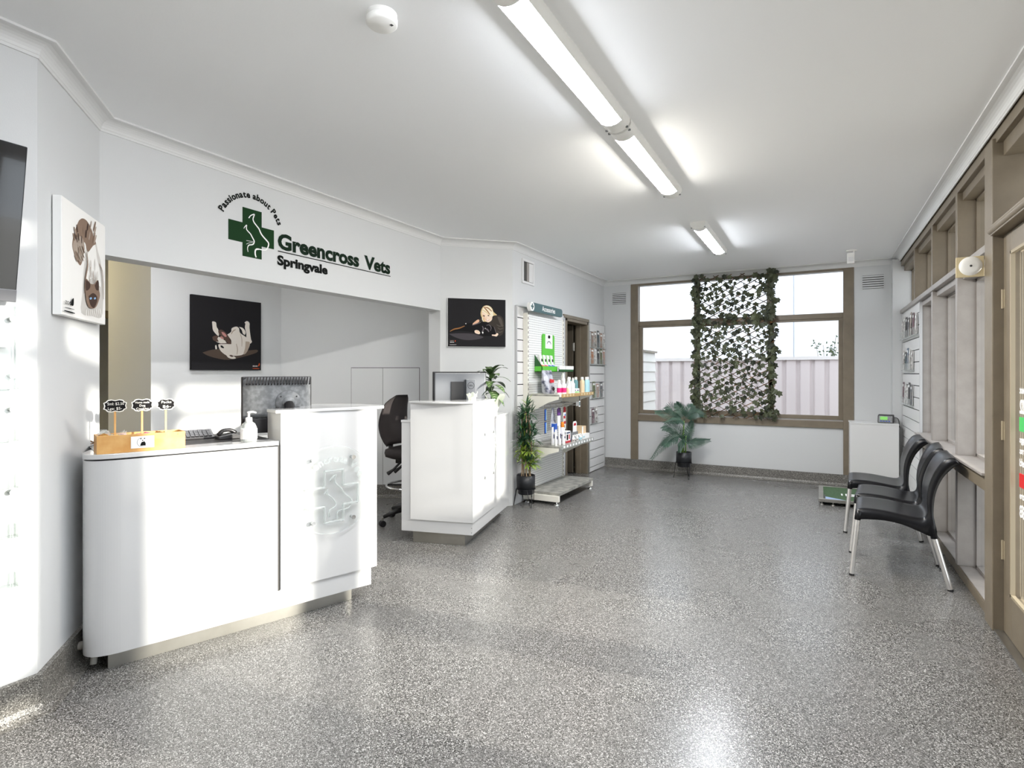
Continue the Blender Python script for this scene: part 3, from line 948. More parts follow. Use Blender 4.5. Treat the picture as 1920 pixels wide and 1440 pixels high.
# raised section
mb = MB(); mb.box((0.797, -0.012, 0.19), (1.368, 0.20, 1.144), 'gloss_white'); mb.build('raised_panel', t, bevel=0.002)
mb = MB(); mb.box((0.786, -0.002, 0.185), (0.797, 0.004, 0.972), 'slot_shadow'); mb.build('edge_slot', t)
slab = [(0.766, -0.022), (1.40, -0.022)]
for k in range(9):
    q = R(-90 + 180*k/8)
    slab.append((1.40+0.04*math.cos(q), 0.04+0.06*math.sin(q)))
mb = MB()
for k in range(1):
    pass
lobe = [(0.766, -0.022), (1.385, -0.022), (1.42, -0.005), (1.44, 0.03), (1.445, 0.08), (1.43, 0.16), (1.39, 0.27), (1.32, 0.38), (1.23, 0.45), (1.13, 0.47), (1.05, 0.43), (1.01, 0.36), (1.0, 0.27), (0.985, 0.19), (0.93, 0.14), (0.85, 0.12), (0.766, 0.12)]
mb.prism(lobe, 1.144, 1.162, 'gloss_white'); mb.build('raised_top', t, bevel=0.004)
mb = MB(); mb.cyl((1.13, 0.33, 0.995), (1.13, 0.33, 1.144), 0.025, 'steel'); mb.build('support_post', t)

# clear acrylic emblem on stand-offs
mat('clear_letter', '#f4f8f8', 0.06)
def letter_mat():
    m = bpy.data.materials.new('clear_letter_glass'); m.use_nodes = True
    p = m.node_tree.nodes['Principled BSDF']
    p.inputs['Base Color'].default_value = (0.96, 0.98, 0.98, 1); p.inputs['Transmission Weight'].default_value = 0.75
    p.inputs['Roughness'].default_value = 0.08; p.inputs['IOR'].default_value = 1.45
    MATS['clear_letter_glass'] = m
letter_mat()
def emblem(parent, fr, label):
    """fr: surface frame centred on the disc, z towards the viewer"""
    e = MB(); n = 56; r = 0.252
    ring = [(r*math.cos(2*PI*k/n), r*math.sin(2*PI*k/n)) for k in range(n)]
    e.faces([(p[0], p[1], 0.024) for p in ring], [tuple(range(n))], 'clear_acrylic', xf=fr)
    o = e.build('acrylic_disc', parent); o['label'] = label
    e = MB()
    e.faces([(p[0], p[1], 0.018) for p in ring] + [(p[0], p[1], 0.024) for p in ring], [(i, (i+1) % n, n+(i+1) % n, n+i) for i in range(n)], 'soft_acrylic', xf=fr, smooth=True)
    inner = [(0.985*p[0], 0.985*p[1]) for p in ring]
    e.faces([(p[0], p[1], 0.0245) for p in inner] + [(p[0], p[1], 0.0245) for p in ring], [(i, (i+1) % n, n+(i+1) % n, n+i) for i in range(n)], 'soft_acrylic', xf=fr)
    e.build('disc_rim', o)
    e = MB(); g = 'soft_acrylic'
    a, b = 0.055, 0.145
    cr = [(-b, -a), (-a, -a), (-a, -b), (a, -b), (a, -a), (b, -a), (b, a), (a, a), (a, b), (-a, b), (-a, a), (-b, a), (-b, -a)]
    cyo = -0.035
    for p, q in zip(cr[:-1], cr[1:]):
        P = fr @ Vector((p[0], p[1]+cyo, 0.030)); Q = fr @ Vector((q[0], q[1]+cyo, 0.030))
        e.cyl(P, Q, 0.0075, g, n=8)
    for src in (dog, cat_):
        pts = sp2([((p[0]-0.5)*0.29, (p[1]-0.5)*0.29+cyo) for p in src], 2)
        e.tube([fr @ Vector((p[0], p[1], 0.029)) for p in pts], 0.0055, g, n=6)
    e.build('raised_cross', o)
    e = MB()
    arc_text(e, 'Greencross Vets', (0, 0), 0.158, 168, 12, 0.042, g, z=0.034, bold=0.03, xf=fr)
    arc_text(e, 'Greencross Vets', (0, 0), 0.158, 168, 12, 0.042, g, z=0.026, bold=0.03, xf=fr)
    e.build('raised_lettering', o)
    for sx in (-1, 1):
        for sy in (-1, 1):
            e = MB()
            e.cyl(fr @ Vector((sx*0.118, sy*0.175, 0)), fr @ Vector((sx*0.118, sy*0.175, 0.024)), 0.009, 'soft_acrylic', n=14)
            e.cyl(fr @ Vector((sx*0.118, sy*0.175, 0.0245)), fr @ Vector((sx*0.118, sy*0.175, 0.036)), 0.0125, 'chrome', n=18)
            e.build('stand_off', o)
emblem(t, frame((1.083, -0.012, 0.697), (1, 0, 0), (0, 0, 1)), 'clear acrylic disc with raised cross and lettering')

# ------------------------------------------------------------------ second counter
a2 = Vector((-2.95, 3.533, 0)); b2 = Vector((-2.367, 3.682, 0)); c2 = Vector((-2.619, 4.723, 0))
u2 = (b2-a2).normalized(); v2 = Vector((-u2.y, u2.x, 0)); ang2 = math.atan2(u2.y, u2.x)
# local: x along the near face (right end at x=0), y deeper into the room
t2 = thing('reception_counter', 'second white reception counter further back, beside the bamboo plant', 'counter', b2, ang2)
LX, LY = -(b2-a2).length, (c2-b2).length
th = math.atan2((c2-b2).dot(u2), (c2-b2).dot(v2))      # small lean of the long side
def L2(x, y): return (x + y*math.tan(th), y)
mb = MB()
mb.prism([(LX, 0), (0, 0), (0, 0.03), (LX, 0.03)], 0.095, 0.965, 'gloss_white')
mb.prism([(-0.03, 0.03), L2(0, 0.03), L2(0, LY), L2(-0.03, LY)], 0.095, 0.965, 'gloss_white')
mb.prism([L2(-0.03, LY-0.03), L2(-0.03, LY), L2(LX, LY), L2(LX, LY-0.03)], 0.095, 0.965, 'gloss_white'); mb.build('body', t2)
mb = MB(); mb.prism([(LX-0.004, -0.004), (0.004, -0.004), L2(0.004, LY+0.004), L2(LX, LY)], 0.966, 0.985, 'gloss_white'); mb.build('worktop', t2, bevel=0.002)
mb = MB(); mb.prism([(LX+0.085, 0.035), (-0.075, 0.035), (-0.075, 0.05), (LX+0.085, 0.05)], 0, 0.095, 'kick_steel'); mb.prism([(-0.075, 0.05), L2(-0.075, LY-0.06), L2(-0.09, LY-0.06), (-0.09, 0.05)], 0, 0.095, 'kick_steel'); mb.build('kick_plate', t2)
mb = MB()
mb.box((LX+0.082, -0.012, 0.192), (0.0, 0.0, 1.122), 'gloss_white'); mb.box((LX+0.082, 0.0, 0.985), (0.0, 0.016, 1.122), 'gloss_white')
mb.prism([(0.0, -0.012), (0.008, -0.012), L2(0.008, 0.56), L2(0.0, 0.56)], 0.192, 1.122, 'gloss_white')
mb.prism([(-0.016, 0), (0.0, 0), L2(0.0, 0.56), L2(-0.016, 0.56)], 0.985, 1.122, 'gloss_white')
mb.build('raised_panel', t2, bevel=0.0015)
mb = MB()
arcp = [(LX+0.07 + (0.015-(LX+0.07))*k/10, -0.016-0.035*math.sin(PI*k/10)) for k in range(11)]
inner = [L2(0.014, 0.57), L2(-0.11, 0.57), L2(-0.16, 0.35), (-0.26, 0.18), (LX+0.07, 0.10)]
mb.prism(arcp + inner, 1.122, 1.138, 'gloss_white'); mb.build('raised_top', t2, bevel=0.003)
mb = MB()
mb.bm.free()
for z in (0.115, 0.15):
    mb = MB(); mb.cyl((-0.008, -0.0006, z), (-0.008, 0.0, z), 0.003, 'black_plastic', n=8); mb.build('screw_hole', t2)
ez = frame(Vector((*L2(0.008, 0.30), 0.688)), Vector((*L2(0, 1), 0)), (0, 0, 1))
emblem(t2, ez, 'clear acrylic disc seen edge-on')

# ------------------------------------------------------------------ on the counters
def pf(s, b, z, rz=0): return on1(s, b, z)
# cookie box
t = thing('cookie_box', 'pine box of dog treats standing on the near counter', 'box', on1(-0.002, 0.012, 0.995), ang1)
Lb, Wb, Hb, w_ = 0.350, 0.125, 0.082, 0.009
mb = MB()
mb.box((0, 0, 0), (Lb, w_, Hb), 'pine'); mb.box((0, Wb-w_, 0), (Lb, Wb, Hb), 'pine'); mb.box((0, w_, 0), (w_, Wb-w_, Hb), 'pine'); mb.box((Lb-w_, w_, 0), (Lb, Wb-w_, Hb), 'pine'); mb.box((w_, w_, 0), (Lb-w_, Wb-w_, 0.008), 'pine')
mb.build('tray', t, bevel=0.001)
mb = MB(); fr = frame((0.128, -0.0006, 0.016), (1, 0, 0), (0, 0, 1))
mb.box((0, 0, 0), (0.092, 0.055, 0.0006), 'white_card', xf=fr)
ribbon(mb, [(0.046+0.022*math.cos(R(k*15)), 0.027+0.022*math.sin(R(k*15))) for k in range(25)], 0.0012, 'logo_black', z=0.001, xf=fr)
poly(mb, [(0.036, 0.010), (0.058, 0.010), (0.058, 0.022), (0.052, 0.032), (0.044, 0.030), (0.038, 0.020)], 'logo_black', z=0.0012, xf=fr)
poly(mb, [(0.046+0.008*math.cos(R(k*45)), 0.036+0.008*math.sin(R(k*45))) for k in range(8)], 'white_card', z=0.0014, xf=fr)
for dx in (-0.007, 0.007, 0): poly(mb, [(0.046+dx+0.003*math.cos(R(k*60)), 0.038+(0.005 if dx else -0.003)+0.003*math.sin(R(k*60))) for k in range(6)], 'logo_black', z=0.0016, xf=fr)
mb.build('paper_label', t)
mb = MB()
for k in range(5): mb.tube(spline([(-0.004, 0.05+0.005*k, 0.05), (-0.018, 0.045+0.01*math.sin(k*2), 0.052+0.008*math.cos(k*3)), (-0.006, 0.065, 0.045)], 4), 0.0013, 'rope_brown', n=5)
mb.build('string_handle', t)
# treats in the box
mat('cookie_yellow', '#e2c45a', 0.7); mat('cookie_pink', '#e6a3a8', 0.7); mat('cookie_tan', '#b98a55', 0.8); mat('cookie_red', '#c9556a', 0.6)
random.seed(11)
kinds = [('cookie_yellow', 'yellow bow-shaped dog treat'), ('cookie_pink', 'pink round dog treat'), ('cookie_red', 'red and pink dog treat'), ('cookie_tan', 'brown dog biscuit')]
for k in range(16):
    x = 0.03 + 0.29*k/15; m_i = 0 if k < 4 else 1 if k < 9 else 2 if k < 12 else 3
    mb = MB(); r0 = 0.013
    if m_i == 3:
        mb.tube([(-0.018, 0, 0), (-0.012, 0, 0), (0.012, 0, 0), (0.018, 0, 0)], [0.009, 0.006, 0.006, 0.009], kinds[m_i][0], n=8)
        mb.ball((-0.018, 0.005, 0), 0.007, kinds[m_i][0], n=5); mb.ball((0.018, 0.005, 0), 0.007, kinds[m_i][0], n=5)
    elif m_i == 0:
        mb.tube([(-0.02, 0, 0), (-0.016, 0, 0), (0, 0, 0), (0.016, 0, 0), (0.02, 0, 0)], [0.008, 0.009, 0.004, 0.009, 0.008], kinds[m_i][0], n=8)
    else:
        mb.lathe([(0.001, -0.004), (r0, -0.004), (r0+0.001, 0), (r0, 0.005), (0.001, 0.006)], kinds[m_i][0], n=14)
    side_w = 'left end' if k < 5 else 'middle' if k < 11 else 'right end'
    o = mb.build('dog_treat', loc=on1(x, 0.03+0.07*random.random(), 0.995+0.066+0.008*random.random()), rz=random.random()*3)
    tag(o, kinds[m_i][1] + ' in the pine box', 'dog treat', 'treats in the pine box'); o.rotation_euler.x = random.uniform(-0.7, 0.7)
mb = MB()
random.seed(5)
g_ = 7; vs = []
for i in range(g_):
    for j in range(g_):
        vs.append((0.005+0.018*i+random.uniform(-0.004, 0.004), 0.014*j+0.012, 0.07+random.uniform(0, 0.024)+0.014*math.sin(i*1.1)))
mb.faces(vs, [(i*g_+j, (i+1)*g_+j, (i+1)*g_+j+1, i*g_+j+1) for i in range(g_-1) for j in range(g_-1)], 'soft_acrylic')
o = mb.build('plastic_wrapper', loc=on1(0.0, 0.012, 0.995), rz=ang1); tag(o, 'crumpled clear plastic wrapper at the left end of the treat box', 'wrapper')
# chalkboard signs on sticks
def plaque_outline(w, h):
    q = []
    base = [(0.0, 0.42), (0.18, 0.50), (0.34, 0.44), (0.40, 0.30), (0.50, 0.24), (0.46, 0.0)]
    pts = [(x*w*1.0, y*h) for x, y in base]
    right = pts + [(x, -y) for x, y in pts[::-1][1:]]
    return right + [(-x, y) for x, y in right[::-1][1:-1]]
def chalk_sign(s, label, lines, w=0.092, h=0.060):
    t = thing('chalkboard_sign', label, 'sign', on1(s, 0.075, 1.004), ang1, 'chalkboard signs in the treat box')
    t.rotation_euler = (0, 0, ang1+R(8))
    mb = MB(); fr = frame((0, -0.004, 0.205), (1, 0, 0), (0, 0, 1))
    mb.prism(plaque_outline(w, h), 0, 0.003, 'chalk', xf=fr); mb.build('board_edge', t)
    mb = MB(); mb.prism(plaque_outline(w*0.91, h*0.86), 0.003, 0.0038, 'chalk_board', xf=fr); mb.build('board', t)
    mb = MB()
    for tx, x0, y0, ww, hh in lines:
        text(mb, tx, x0*0.86, y0*0.88, ww*0.86, hh*0.88, 'chalk', z=0.0042, xf=fr)
    mb.build('chalk_writing', t)
    mb = MB(); mb.box((-0.004, -0.003, 0), (0.004, 0.0, 0.178), 'pine'); mb.build('stick', t)
chalk_sign(0.072, 'left chalkboard sign reading Sml $2.50 and Lge $5', [('Sml: $2.50', -0.036, 0.004, 0.076, 0.015), ('Lge: $5-', -0.034, -0.021, 0.064, 0.015)])
chalk_sign(0.178, 'middle chalkboard sign reading Home made Dog Cookies', [('Home made', -0.034, 0.009, 0.068, 0.012), ('Dog', -0.014, -0.008, 0.028, 0.012), ('Cookies', -0.03, -0.025, 0.06, 0.012)], w=0.09)
chalk_sign(0.276, 'right chalkboard sign reading Packs $6', [('Packs', -0.024, 0.006, 0.05, 0.014), ('$6-', -0.018, -0.019, 0.042, 0.015)], w=0.08, h=0.056)

# hand sanitiser
t = thing('sanitiser_bottle', 'clear pump bottle of hand sanitiser with a blank white label', 'bottle', on1(0.66, 0.075, 0.995), ang1)
mat('gel', '#f2f6f6', 0.1)
mb = MB(); mb.lathe([(0.036, 0), (0.040, 0.004), (0.041, 0.06), (0.039, 0.078), (0.031, 0.096), (0.018, 0.106), (0.014, 0.110)], 'soft_acrylic', n=24); mb.build('bottle_body', t)
mb = MB(); mb.lathe([(0.0415, 0.016), (0.0418, 0.017), (0.0418, 0.069), (0.0415, 0.07)], 'white_card', n=24); mb.build('paper_label', t)
mb = MB(); mb.lathe([(0.017, 0.106), (0.017, 0.128), (0.012, 0.130), (0.006, 0.131), (0.006, 0.150), (0.009, 0.152), (0.009, 0.160), (0.001, 0.161)], 'white_plastic', n=16)
mb.tube([(0, 0, 0.157), (0.02, -0.004, 0.158), (0.036, -0.007, 0.153)], [0.006, 0.005, 0.004], 'white_plastic', n=8); mb.cyl((0, 0, 0.04), (0, 0, 0.11), 0.008, 'white_plastic', n=8)
mb.build('pump', t)
# card terminal and phone rest
t = thing('keyboard', 'black slanted keyboard on the counter beside the treat box', 'keyboard', on1(0.445, 0.30, 0.998), ang1)
mb = MB(); mb.prism([(0.0, 0.0), (0.085, 0.040), (0.090, 0.046), (0.082, 0.052), (-0.004, 0.012)], -0.105, 0.105, 'dark_plastic', xf=frame((0, 0, 0), (0, 1, 0), (0, 0, 1))); mb.build('case', t, bevel=0.003)
mb = MB(); q_ = frame((0, 0.003, 0.0165), (1, 0, 0), (0, 0.9, 0.42))
for i in range(9):
    for j in range(4): mb.box((-0.095+i*0.0212, 0.006+j*0.018, 0), (-0.077+i*0.0212, 0.021+j*0.018, 0.003), 'black_plastic', xf=q_)
mb.build('keys', t)
t = thing('desk_phone', 'small black phone base between keyboard and sanitiser bottle', 'phone', on1(0.60, 0.28, 0.998), ang1)
mb = MB(); mb.prism([(-0.05, 0), (0.06, 0), (0.065, 0.02), (0.03, 0.03), (-0.045, 0.016)], -0.045, 0.045, 'dark_plastic', xf=frame((0, 0, 0), (1, 0, 0), (0, 0, 1))); mb.build('base', t, bevel=0.003)
mb = MB(); mb.tube(spline([(-0.04, 0, 0.022), (-0.015, 0, 0.044), (0.02, 0, 0.046), (0.05, 0, 0.030)], 4), 0.011, 'dark_plastic', n=10, flat=1.6); mb.build('handset', t)
# monitor seen from behind
def monitor_dark(loc, rz):
    t = thing('computer_monitor', 'black computer monitor seen from behind on the near counter', 'monitor', loc, rz)
    W, H = 0.395, 0.332
    z0 = 0.012
    mb = MB(); mb.box((-W/2, 0.02, z0), (W/2, 0.055, z0+H), 'dark_plastic'); mb.build('screen_frame', t, bevel=0.006)
    mb = MB(); mb.box((-W/2+0.02, 0.0555, z0+0.02), (W/2-0.02, 0.057, z0+H-0.02), 'black_plastic'); mb.build('screen', t)
    # bulged rear shell, grey vented upper part
    mb = MB(); nx, nz = 16, 14; v = []
    for j in range(nz+1):
        for i in range(nx+1):
            a = -1+2*i/nx; b = j/nz
            bul = 0.055*(1-a**4)*(1-(2*b-1)**6)**0.5 if abs(2*b-1) < 1 else 0
            v.append((a*(W/2-0.008), 0.02-bul, z0+0.075+b*(H-0.08)))
    mb.faces(v, [(j*(nx+1)+i, j*(nx+1)+i+1, (j+1)*(nx+1)+i+1, (j+1)*(nx+1)+i) for j in range(nz) for i in range(nx)], 'grey_plastic', smooth=True)
    mb.build('rear_shell', t)
    mb = MB()
    for k in range(22): mb.cbox((-0.175+k*0.0167, -0.026-0.012*math.cos((k-10.5)/10.5*1.4), z0+0.305), (0.008, 0.018, 0.042), 'dark_plastic', rot=Matrix.Rotation(R(-28), 4, 'X') @ Matrix.Rotation(R(12), 4, 'Y'))
    mb.build('vents', t)
    mb = MB(); mb.box((-W/2+0.01, -0.012, z0), (W/2-0.01, 0.02, z0+0.085), 'dark_plastic'); mb.box((-0.02, -0.014, z0+0.02), (0.05, -0.011, z0+0.035), 'grey_plastic'); mb.build('lower_panel', t, bevel=0.004)
    mb = MB(); pl = frame((0.05, -0.040, z0+0.175), (1, 0, 0), (0, 0, 1))
    for (r, z) in ((0.072, 0.0), (0.036, 0.006)):
        mb.lathe([(r+0.002, -0.002), (r, 0.004), (0.001, 0.004)], 'grey_plastic', n=28, c=(0, 0, z))
    for a in (40, 140): mb.lathe([(0.005, 0.0045), (0.001, 0.005)], 'black_plastic', n=10, c=(0.058*math.cos(R(a)), 0.058*math.sin(R(a)), 0.0))
    o = mb.build('mount_plate', t); o.matrix_local = pl
    mb = MB(); mb.tube([(0.05, -0.048, z0+0.165), (0.05, -0.10, z0+0.12), (0.05, -0.085, 0.004)], [0.03, 0.028, 0.034], 'dark_plastic', n=10); mb.rbox((-0.06, -0.16, 0), (0.16, 0.04, 0.010), 0.05, 'dark_plastic'); mb.build('stand', t)
    mb = MB(); mb.tube(spline([(0.1, -0.01, z0+0.05), (0.11, -0.03, z0+0.0), (0.13, -0.02, 0.006), (0.17, 0.0, 0.006)], 5), 0.004, 'white_plastic', n=6); mb.build('cable', t)
    return t
def ray_line(px, s_b):
    """point on the line parallel to the counter front at depth s_b seen at picture column px"""
    a = (px-960)/1050.0; th_ = R(28.706)
    d = Vector((a*math.cos(th_)-math.sin(th_), a*math.sin(th_)+math.cos(th_)))
    p = on1(0, s_b, 0).xy; e = u1.xy
    det = d.x*e.y - d.y*e.x
    k = (p.x*e.y - p.y*e.x)/det
    return d*k
p = ray_line(522, 0.34)
monitor_dark((p.x, p.y, 0.9972), R(62))

# ------------------------------------------------------------------ second counter: silver monitor, plant, tissue
def monitor_silver(loc, rz):
    t = thing('computer_monitor', 'silver and black computer monitor seen from behind on the second counter', 'monitor', loc, rz)
    W, H = 0.50, 0.31
    mat('silver_plastic', '#76787c', 0.35, metal=0.5)
    mb = MB(); mb.box((-W/2, 0.0, 0.08), (W/2, 0.03, 0.08+H), 'black_plastic'); mb.build('screen_frame', t, bevel=0.004)
    mb = MB(); mb.box((-W/2+0.01, -0.018, 0.09), (W/2-0.01, 0.0, 0.08+H-0.01), 'silver_plastic'); mb.build('rear_shell', t, bevel=0.008)
    mb = MB(); mb.box((-0.09, -0.028, 0.08), (0.03, -0.018, 0.30), 'black_plastic'); mb.build('input_panel', t)
    mb = MB(); mb.box((0.04, -0.06, 0.02), (0.13, -0.02, 0.32), 'silver_plastic'); mb.rbox((-0.08, -0.12, 0), (0.2, 0.1, 0.02), 0.05, 'black_plastic'); mb.build('stand', t, bevel=0.003)
    mb = MB(); fr = frame((0.085, -0.0602, 0.265), (1, 0, 0), (0, 0, 1))
    ribbon(mb, [(0.03*math.cos(R(15*k)), 0.03*math.sin(R(15*k))) for k in range(25)], 0.004, 'black_plastic', xf=fr)
    text(mb, 'DELL', -0.02, -0.007, 0.04, 0.014, 'black_plastic', z=0.002, bold=0.02, xf=fr)
    mb.build('maker_badge', t)
monitor_silver((-2.86, 4.24, 0.985), R(50))
mat('leaf_dark', '#39512c', 0.4, noise=(20, '#557043', 0.45, 0.7)); mat('leaf_vein', '#c3cfa3', 0.5)
t = thing('zebra_plant', 'small potted plant with drooping veined leaves on the second counter', 'plant', (-2.70, 4.52, 0.985))
mb = MB(); mb.lathe([(0.04, 0), (0.055, 0.08), (0.058, 0.085), (0.05, 0.085), (0.045, 0.07), (0.001, 0.07)], 'white_plastic', n=18); mb.build('pot', t)
mb = MB(); mb.tube([(0, 0, 0.06), (0.004, 0, 0.2), (0, 0.004, 0.36)], [0.006, 0.006, 0.004], 'leaf_dark', n=6); mb.build('stem', t)
random.seed(4)
lfm = MB(); lv = MB()
for k in range(22):
    az = k*2.4; el = R(66-k*3.6 + random.uniform(-6, 6)); L = 0.17+0.05*random.random(); z0 = 0.37-0.009*k
    seg = 7; p = Vector((0, 0, z0)); d = Vector((math.cos(az)*math.cos(el), math.sin(az)*math.cos(el), math.sin(el))); mid = []; side_v = Vector((-math.sin(az), math.cos(az), 0))
    for i in range(seg+1):
        mid.append(p.copy()); p = p + d*(L/seg); d = (d + Vector((0, 0, -0.26))).normalized()
    v = []
    for i, q in enumerate(mid):
        w_ = 0.038*math.sin(PI*min(1, (i+0.25)/(seg+0.25)))**0.8
        v += [tuple(q+side_v*w_+Vector((0, 0, 0.004))), tuple(q), tuple(q-side_v*w_+Vector((0, 0, 0.004)))]
    lfm.faces(v, [(3*i+j, 3*i+j+1, 3*i+j+4, 3*i+j+3) for i in range(seg) for j in range(2)], 'leaf_dark', smooth=True)
    for i in range(1, seg):
        for sg in (-1, 1):
            w_ = 0.030*math.sin(PI*(i+0.25)/(seg+0.25))**0.8; a = mid[i]+Vector((0, 0, 0.004)); b = mid[min(seg, i+1)]*0.5+mid[i]*0.5+side_v*sg*w_+Vector((0, 0, 0.0075))
            lv.faces([tuple(a), tuple(a+(mid[i+1]-mid[i])*0.16), tuple(b)], [(0, 1, 2), (2, 1, 0)], 'leaf_vein')
fo = lfm.build('foliage', t); lv.build('leaf_veins', fo)
# translucent gift wrap round the pot
mat('tissue', '#dfe4d6', 0.6)
m_ = MATS['tissue'].node_tree; tr_ = m_.nodes.new('ShaderNodeBsdfTranslucent'); tr_.inputs[0].default_value = (0.8, 0.85, 0.75, 1)
mx_ = m_.nodes.new('ShaderNodeMixShader'); mx_.inputs[0].default_value = 0.45; tp_ = m_.nodes.new('ShaderNodeBsdfTransparent'); mx2 = m_.nodes.new('ShaderNodeMixShader'); mx2.inputs[0].default_value = 0.3
m_.links.new(m_.nodes['Principled BSDF'].outputs[0], mx_.inputs[1]); m_.links.new(tr_.outputs[0], mx_.inputs[2]); m_.links.new(mx_.outputs[0], mx2.inputs[1]); m_.links.new(tp_.outputs[0], mx2.inputs[2]); m_.links.new(mx2.outputs[0], m_.nodes['Material Output'].inputs[0])
def crumple(name, parent, c, r, hgt, seed, flare=1.6, n=26, lv_=9):
    random.seed(seed); mb = MB(); v = []
    ph = [random.random()*6 for _ in range(4)]
    for j in range(lv_):
        z = j/(lv_-1)
        for k in range(n):
            a = 2*PI*k/n
            rr = r*(1+(flare-1)*z**1.5)*(1+0.16*z*math.sin(5*a+ph[0])+0.10*z*math.sin(9*a+ph[1]+z*3)+random.uniform(-0.03, 0.03)*z)
            v.append((c[0]+rr*math.cos(a), c[1]+rr*math.sin(a), c[2]+z*hgt*(1+0.22*math.sin(4*a+ph[2]))-0.05*max(0, z-0.7)*math.sin(3*a+ph[3])))
    mb.faces(v, [(j*n+k, j*n+(k+1) % n, (j+1)*n+(k+1) % n, (j+1)*n+k) for j in range(lv_-1) for k in range(n)], 'tissue', smooth=True)
    return mb.build(name, parent)
crumple('wrapping', t, (0, 0, 0.0), 0.058, 0.155, 3, 2.1)
o = crumple('tissue_paper', None, (0, 0, 0), 0.03, 0.05, 8, 1.5); o.location = (-2.53, 3.93, 1.138)
tag(o, 'small crumpled white tissue lying on the raised top of the second counter', 'tissue')

# ------------------------------------------------------------------ office chair between the counters
t = thing('office_chair', 'black fabric drafting chair with chrome foot ring behind the second counter', 'office chair', (-3.26, 4.06, 0), R(8))
# local x faces the desk (towards +X of the room)
mb = MB(); mb.lathe([(0.05, 0.10), (0.05, 0.16), (0.028, 0.17), (0.028, 0.40), (0.02, 0.40), (0.02, 0.58)], 'black_plastic', n=16); mb.build('gas_lift', t)
for k in range(5):
    a = R(72*k + 163)
    c_, s_ = math.cos(a), math.sin(a)
    mb = MB(); mb.tube([(0.03*c_, 0.03*s_, 0.135), (0.15*c_, 0.15*s_, 0.125), (0.28*c_, 0.28*s_, 0.085)], [0.03, 0.026, 0.016], 'black_plastic', n=8, flat=0.8)
    lg = mb.build('base_leg', t)
    mb = MB(); cx_, cy_ = 0.29*c_, 0.29*s_
    mb.cyl((cx_-0.02*s_, cy_+0.02*c_, 0.028), (cx_-0.006*s_, cy_+0.006*c_, 0.028), 0.028, 'black_plastic', n=16); mb.cyl((cx_+0.006*s_, cy_-0.006*c_, 0.028), (cx_+0.02*s_, cy_-0.02*c_, 0.028), 0.028, 'black_plastic', n=16)
    mb.cyl((cx_, cy_, 0.03), (cx_, cy_, 0.08), 0.008, 'steel', n=8); mb.build('castor', lg)
mb = MB(); mb.tube([(0.235*math.cos(R(12*k)), 0.235*math.sin(R(12*k)), 0.34) for k in range(31)], 0.011, 'chrome', n=8, cap=False)
mb.build('foot_ring', t)
mb = MB()
for k in range(4): mb.tube([(0, 0, 0.34), (0.23*math.cos(R(90*k+20)), 0.23*math.sin(R(90*k+20)), 0.34)], 0.008, 'black_metal', n=6)
mb.build('ring_spoke', t)
mb = MB(); v = []; n = 24
for j, (sc_, z) in enumerate(((0.80, 0.585), (0.97, 0.60), (1.0, 0.63), (0.97, 0.662), (0.85, 0.675), (0.4, 0.668))):
    for k in range(n):
        a = 2*PI*k/n; e = 0.24
        c_, s_ = math.cos(a), math.sin(a)
        v.append((0.02+e*sc_*math.copysign(abs(c_)**0.6, c_), 0.235*sc_*math.copysign(abs(s_)**0.6, s_), z+0.012*(c_ < 0)*sc_))
mb.faces(v, [(j*n+k, j*n+(k+1) % n, (j+1)*n+(k+1) % n, (j+1)*n+k) for j in range(5) for k in range(n)] + [tuple(range(n-1, -1, -1)), tuple(range(5*n, 6*n))], 'fabric_black', smooth=True)
mb.build('seat', t)
mb = MB()
mb.box((-0.12, -0.10, 0.545), (0.10, 0.10, 0.585), 'black_metal')
for k, yk in enumerate((-0.13, -0.02)):
    mb.tube([(-0.05, yk, 0.56), (-0.10, yk-0.03, 0.50), (-0.15, yk-0.05, 0.46)], [0.010, 0.012, 0.02], 'black_plastic', n=8)
mb.build('mechanism', t, bevel=0.004)
mb = MB(); mb.tube([(-0.12, 0, 0.57), (-0.21, 0, 0.60), (-0.235, 0, 0.68), (-0.23, 0, 0.80)], 0.018, 'black_plastic', n=8, flat=1.8); mb.build('back_bar', t)
mb = MB(); v = []; nu, nv = 16, 14
for side_ in (0, 1):
    for j in range(nv+1):
        q = j/nv; z = 0.70+0.46*q
        w_ = 0.215*(0.80+0.32*math.sin(PI*min(1, q*1.05)**0.8))*(1 if q < 0.85 else 1-0.5*((q-0.85)/0.15)**2)
        lean = -0.21-0.05*math.sin(PI*q)+0.02*q + (0.035*((q-0.8)/0.2)**2 if q > 0.8 else 0)
        for i in range(nu+1):
            a = -1+2*i/nu
            th_ = (0.028 if side_ else 0.0)*(1-a**6)*(1-(2*q-1)**8)
            v.append((lean+0.05*a*a+(th_ if side_ else -0.006), a*w_, z))
N = (nu+1)*(nv+1)
fs = [(s_*N+j*(nu+1)+i, s_*N+j*(nu+1)+i+1, s_*N+(j+1)*(nu+1)+i+1, s_*N+(j+1)*(nu+1)+i) for s_ in (0, 1) for j in range(nv) for i in range(nu)]
edge = [(j*(nu+1), (j+1)*(nu+1)) for j in range(nv)] + [(j*(nu+1)+nu, (j+1)*(nu+1)+nu) for j in range(nv)] + [(i, i+1) for i in range(nu)] + [(nv*(nu+1)+i, nv*(nu+1)+i+1) for i in range(nu)]
fs += [(a, b, b+N, a+N) for a, b in edge]
mb.faces(v, fs, 'fabric_black', smooth=True); mb.build('backrest', t)

